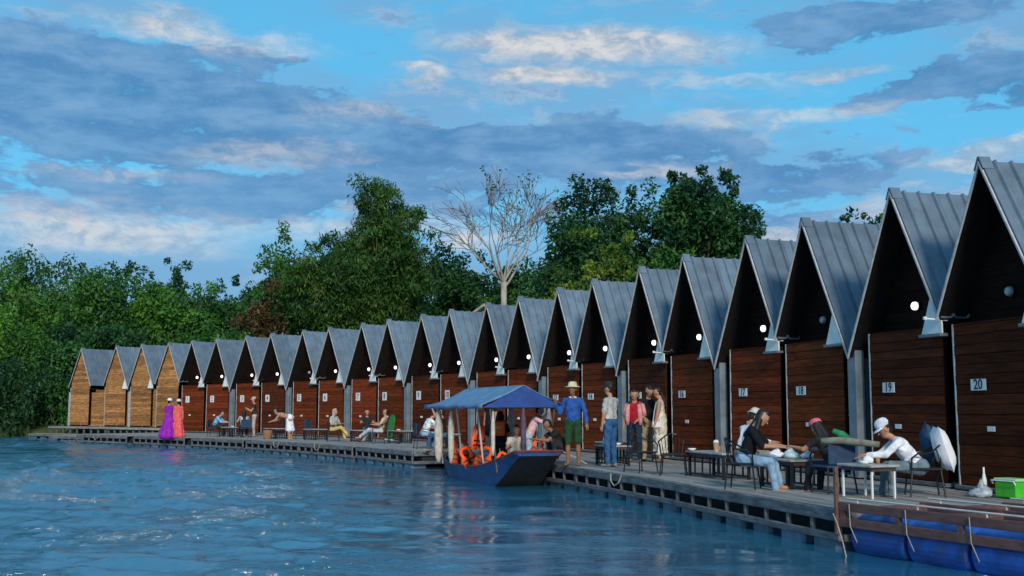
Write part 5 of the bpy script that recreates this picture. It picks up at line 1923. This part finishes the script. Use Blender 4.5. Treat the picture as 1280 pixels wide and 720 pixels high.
# --- far diners
r, h = person('man in white tee seen from behind at the table by hut nine', at(-2.76, 35.35), face(.85, .35), 1.68, .47, lean=26,
              arms=(((-.25, .7, -.7), (.1, 1, 0)), ((.25, .7, -.7), (-.1, 1, 0))), legs=LEGS_SIT, top=cloth('white_tee', (0.70, 0.72, 0.74)), sleeve=.8,
              bottom=cloth('light_blue_pants', (0.28, 0.38, 0.50)), head=(25, 0), g=.02)
r, h = person('man in tan top reclining towards the left by hut eight', at(-4.72, 40.6), face(-.95, .05), 1.68, .46, lean=-18,
              arms=(((-.2, .6, -.8), (.1, 1, .1)), ((.2, .7, -.6), (-.1, 1, .15))), legs=(((-.1, 1, .15), (0, .8, -.6)), ((.1, 1, .1), (0, .6, -.8))),
              top=cloth('tan', (0.50, 0.36, 0.24)), sleeve=.6, bottom=cloth('pale_grey2', (0.42, 0.44, 0.46)), g=.02)
r, h = person('woman in pale top and yellow trousers seated with crossed legs by hut seven', at(-6.85, 43.3), face(.75, -.45), 1.62, .47, lean=4,
              arms=(((-.3, .3, -.9), (.3, .9, .1)), ((.3, .3, -.9), (-.3, .9, .1))), legs=(((-.05, 1, .1), (.25, .45, -1)), ((-.15, 1, .25), (-.1, .75, -.7))),
              top=cloth('pale_grey', (0.40, 0.42, 0.42)), sleeve=.7, bottom=cloth('yellow_pants', (0.55, 0.38, 0.14)), hairstyle='side', hair=cloth('blond_scarf', (0.42, 0.38, 0.30)), g=.02)
r, h = person('dark shape of a diner seated between the huts seven and eight diners', at(-5.65, 43.9), face(.2, -.9), 1.60, .47, lean=8, legs=LEGS_SIT,
              arms=(((-.3, .6, -.7), (.2, 1, .1)), ((.3, .6, -.7), (-.2, 1, .1))), top=cloth('charcoal', (0.025, 0.022, 0.025)), g=.022)
r, h = person('bare chested man in white wrap bending over a table', at(-9.15, 46.6), face(-.95, .1), 1.70, .88, lean=72,
              arms=(((-.1, .55, -.85), (.0, .9, -.3)), ((.1, .5, -.9), (.0, .9, -.2))), legs=LEGS_STAND, top=cloth('skin_tone_vest', (0.40, 0.23, 0.16)), sleeve=0,
              bottom=M['white'], btype='skirt', extra=dict(hem=.38, flare=.24), g=.02, head=(-10, 0))
r, h = person('man standing in dark vest, pale trousers and light cap by hut three', at(-11.55, 50.5), face(-.85, -.2), 1.70, .94,
              arms=(((-.1, .5, -.85), (.1, .8, .4)), ((.1, .4, -.9), (-.1, .7, .5))), top=cloth('dark_vest', (0.03, 0.03, 0.035)), sleeve=.3,
              bottom=cloth('pale_trousers', (0.42, 0.36, 0.35)), g=.02)
hat(r, h, CAPP, cloth('light_cap', (0.45, 0.42, 0.40)), 'cap', visor=True)
r, h = person('diner in black and white striped top leaning over the table by hut three', at(-11.75, 49.5), face(-.3, .9), 1.62, .47, lean=24,
              arms=(((-.3, .7, -.6), (.1, 1, 0)), ((.3, .7, -.6), (-.1, 1, 0))), legs=LEGS_SIT,
              top=mat('cloth_striped', (0.05, 0.05, 0.055), 0.85, 0.0, 26, (1, 1, .15), col2=(0.75, 0.76, 0.76)), sleeve=1.8, hairstyle='long', bottom=cloth('dark_pants', (0.03, 0.03, 0.04)), g=.02)
r, h = person('diner in sky blue shirt leaning forward by hut two', at(-13.45, 50.9), face(.95, -.05), 1.66, .47, lean=30,
              arms=(((-.25, .7, -.7), (.1, 1, -.1)), ((.25, .7, -.7), (-.1, 1, -.1))), legs=LEGS_SIT, top=cloth('sky_blue', (0.16, 0.42, 0.60)), sleeve=1.5,
              bottom=cloth('dark_pants', (0.03, 0.03, 0.04)), head=(20, 0), g=.02)
r, h = person('woman in long purple gown with white head wrap on the deck edge', at(-15.40, 50.6), face(.35, .9), 1.60, .92,
              arms=(((-.35, .3, -.9), (.1, .8, -.4)), ((.4, .4, -.7), (.2, .5, .6))), top=cloth('purple', (0.27, 0.020, 0.36)), sleeve=1.7, btype='dress', extra=dict(hem=.05, flare=.52), fat=1.15, g=.02)
hat(r, h, [(.0, .02), (.100, -.02), (.112, .0), (.105, .05), (.075, .09), (.0, .11)], M['white'], 'head_wrap')
r, h = person('woman in long coral gown with white head wrap beside the purple gown', at(-14.98, 50.6), face(-.2, .95), 1.56, .90,
              arms=ARMS_DOWN, top=cloth('coral', (0.70, 0.11, 0.11)), sleeve=.5, btype='dress', extra=dict(hem=.05, flare=.38), fat=1.1, g=.02)
hat(r, h, [(.0, .02), (.100, -.02), (.112, .0), (.105, .05), (.075, .09), (.0, .11)], cloth('pink_wrap', (0.66, 0.5, 0.5)), 'head_wrap')
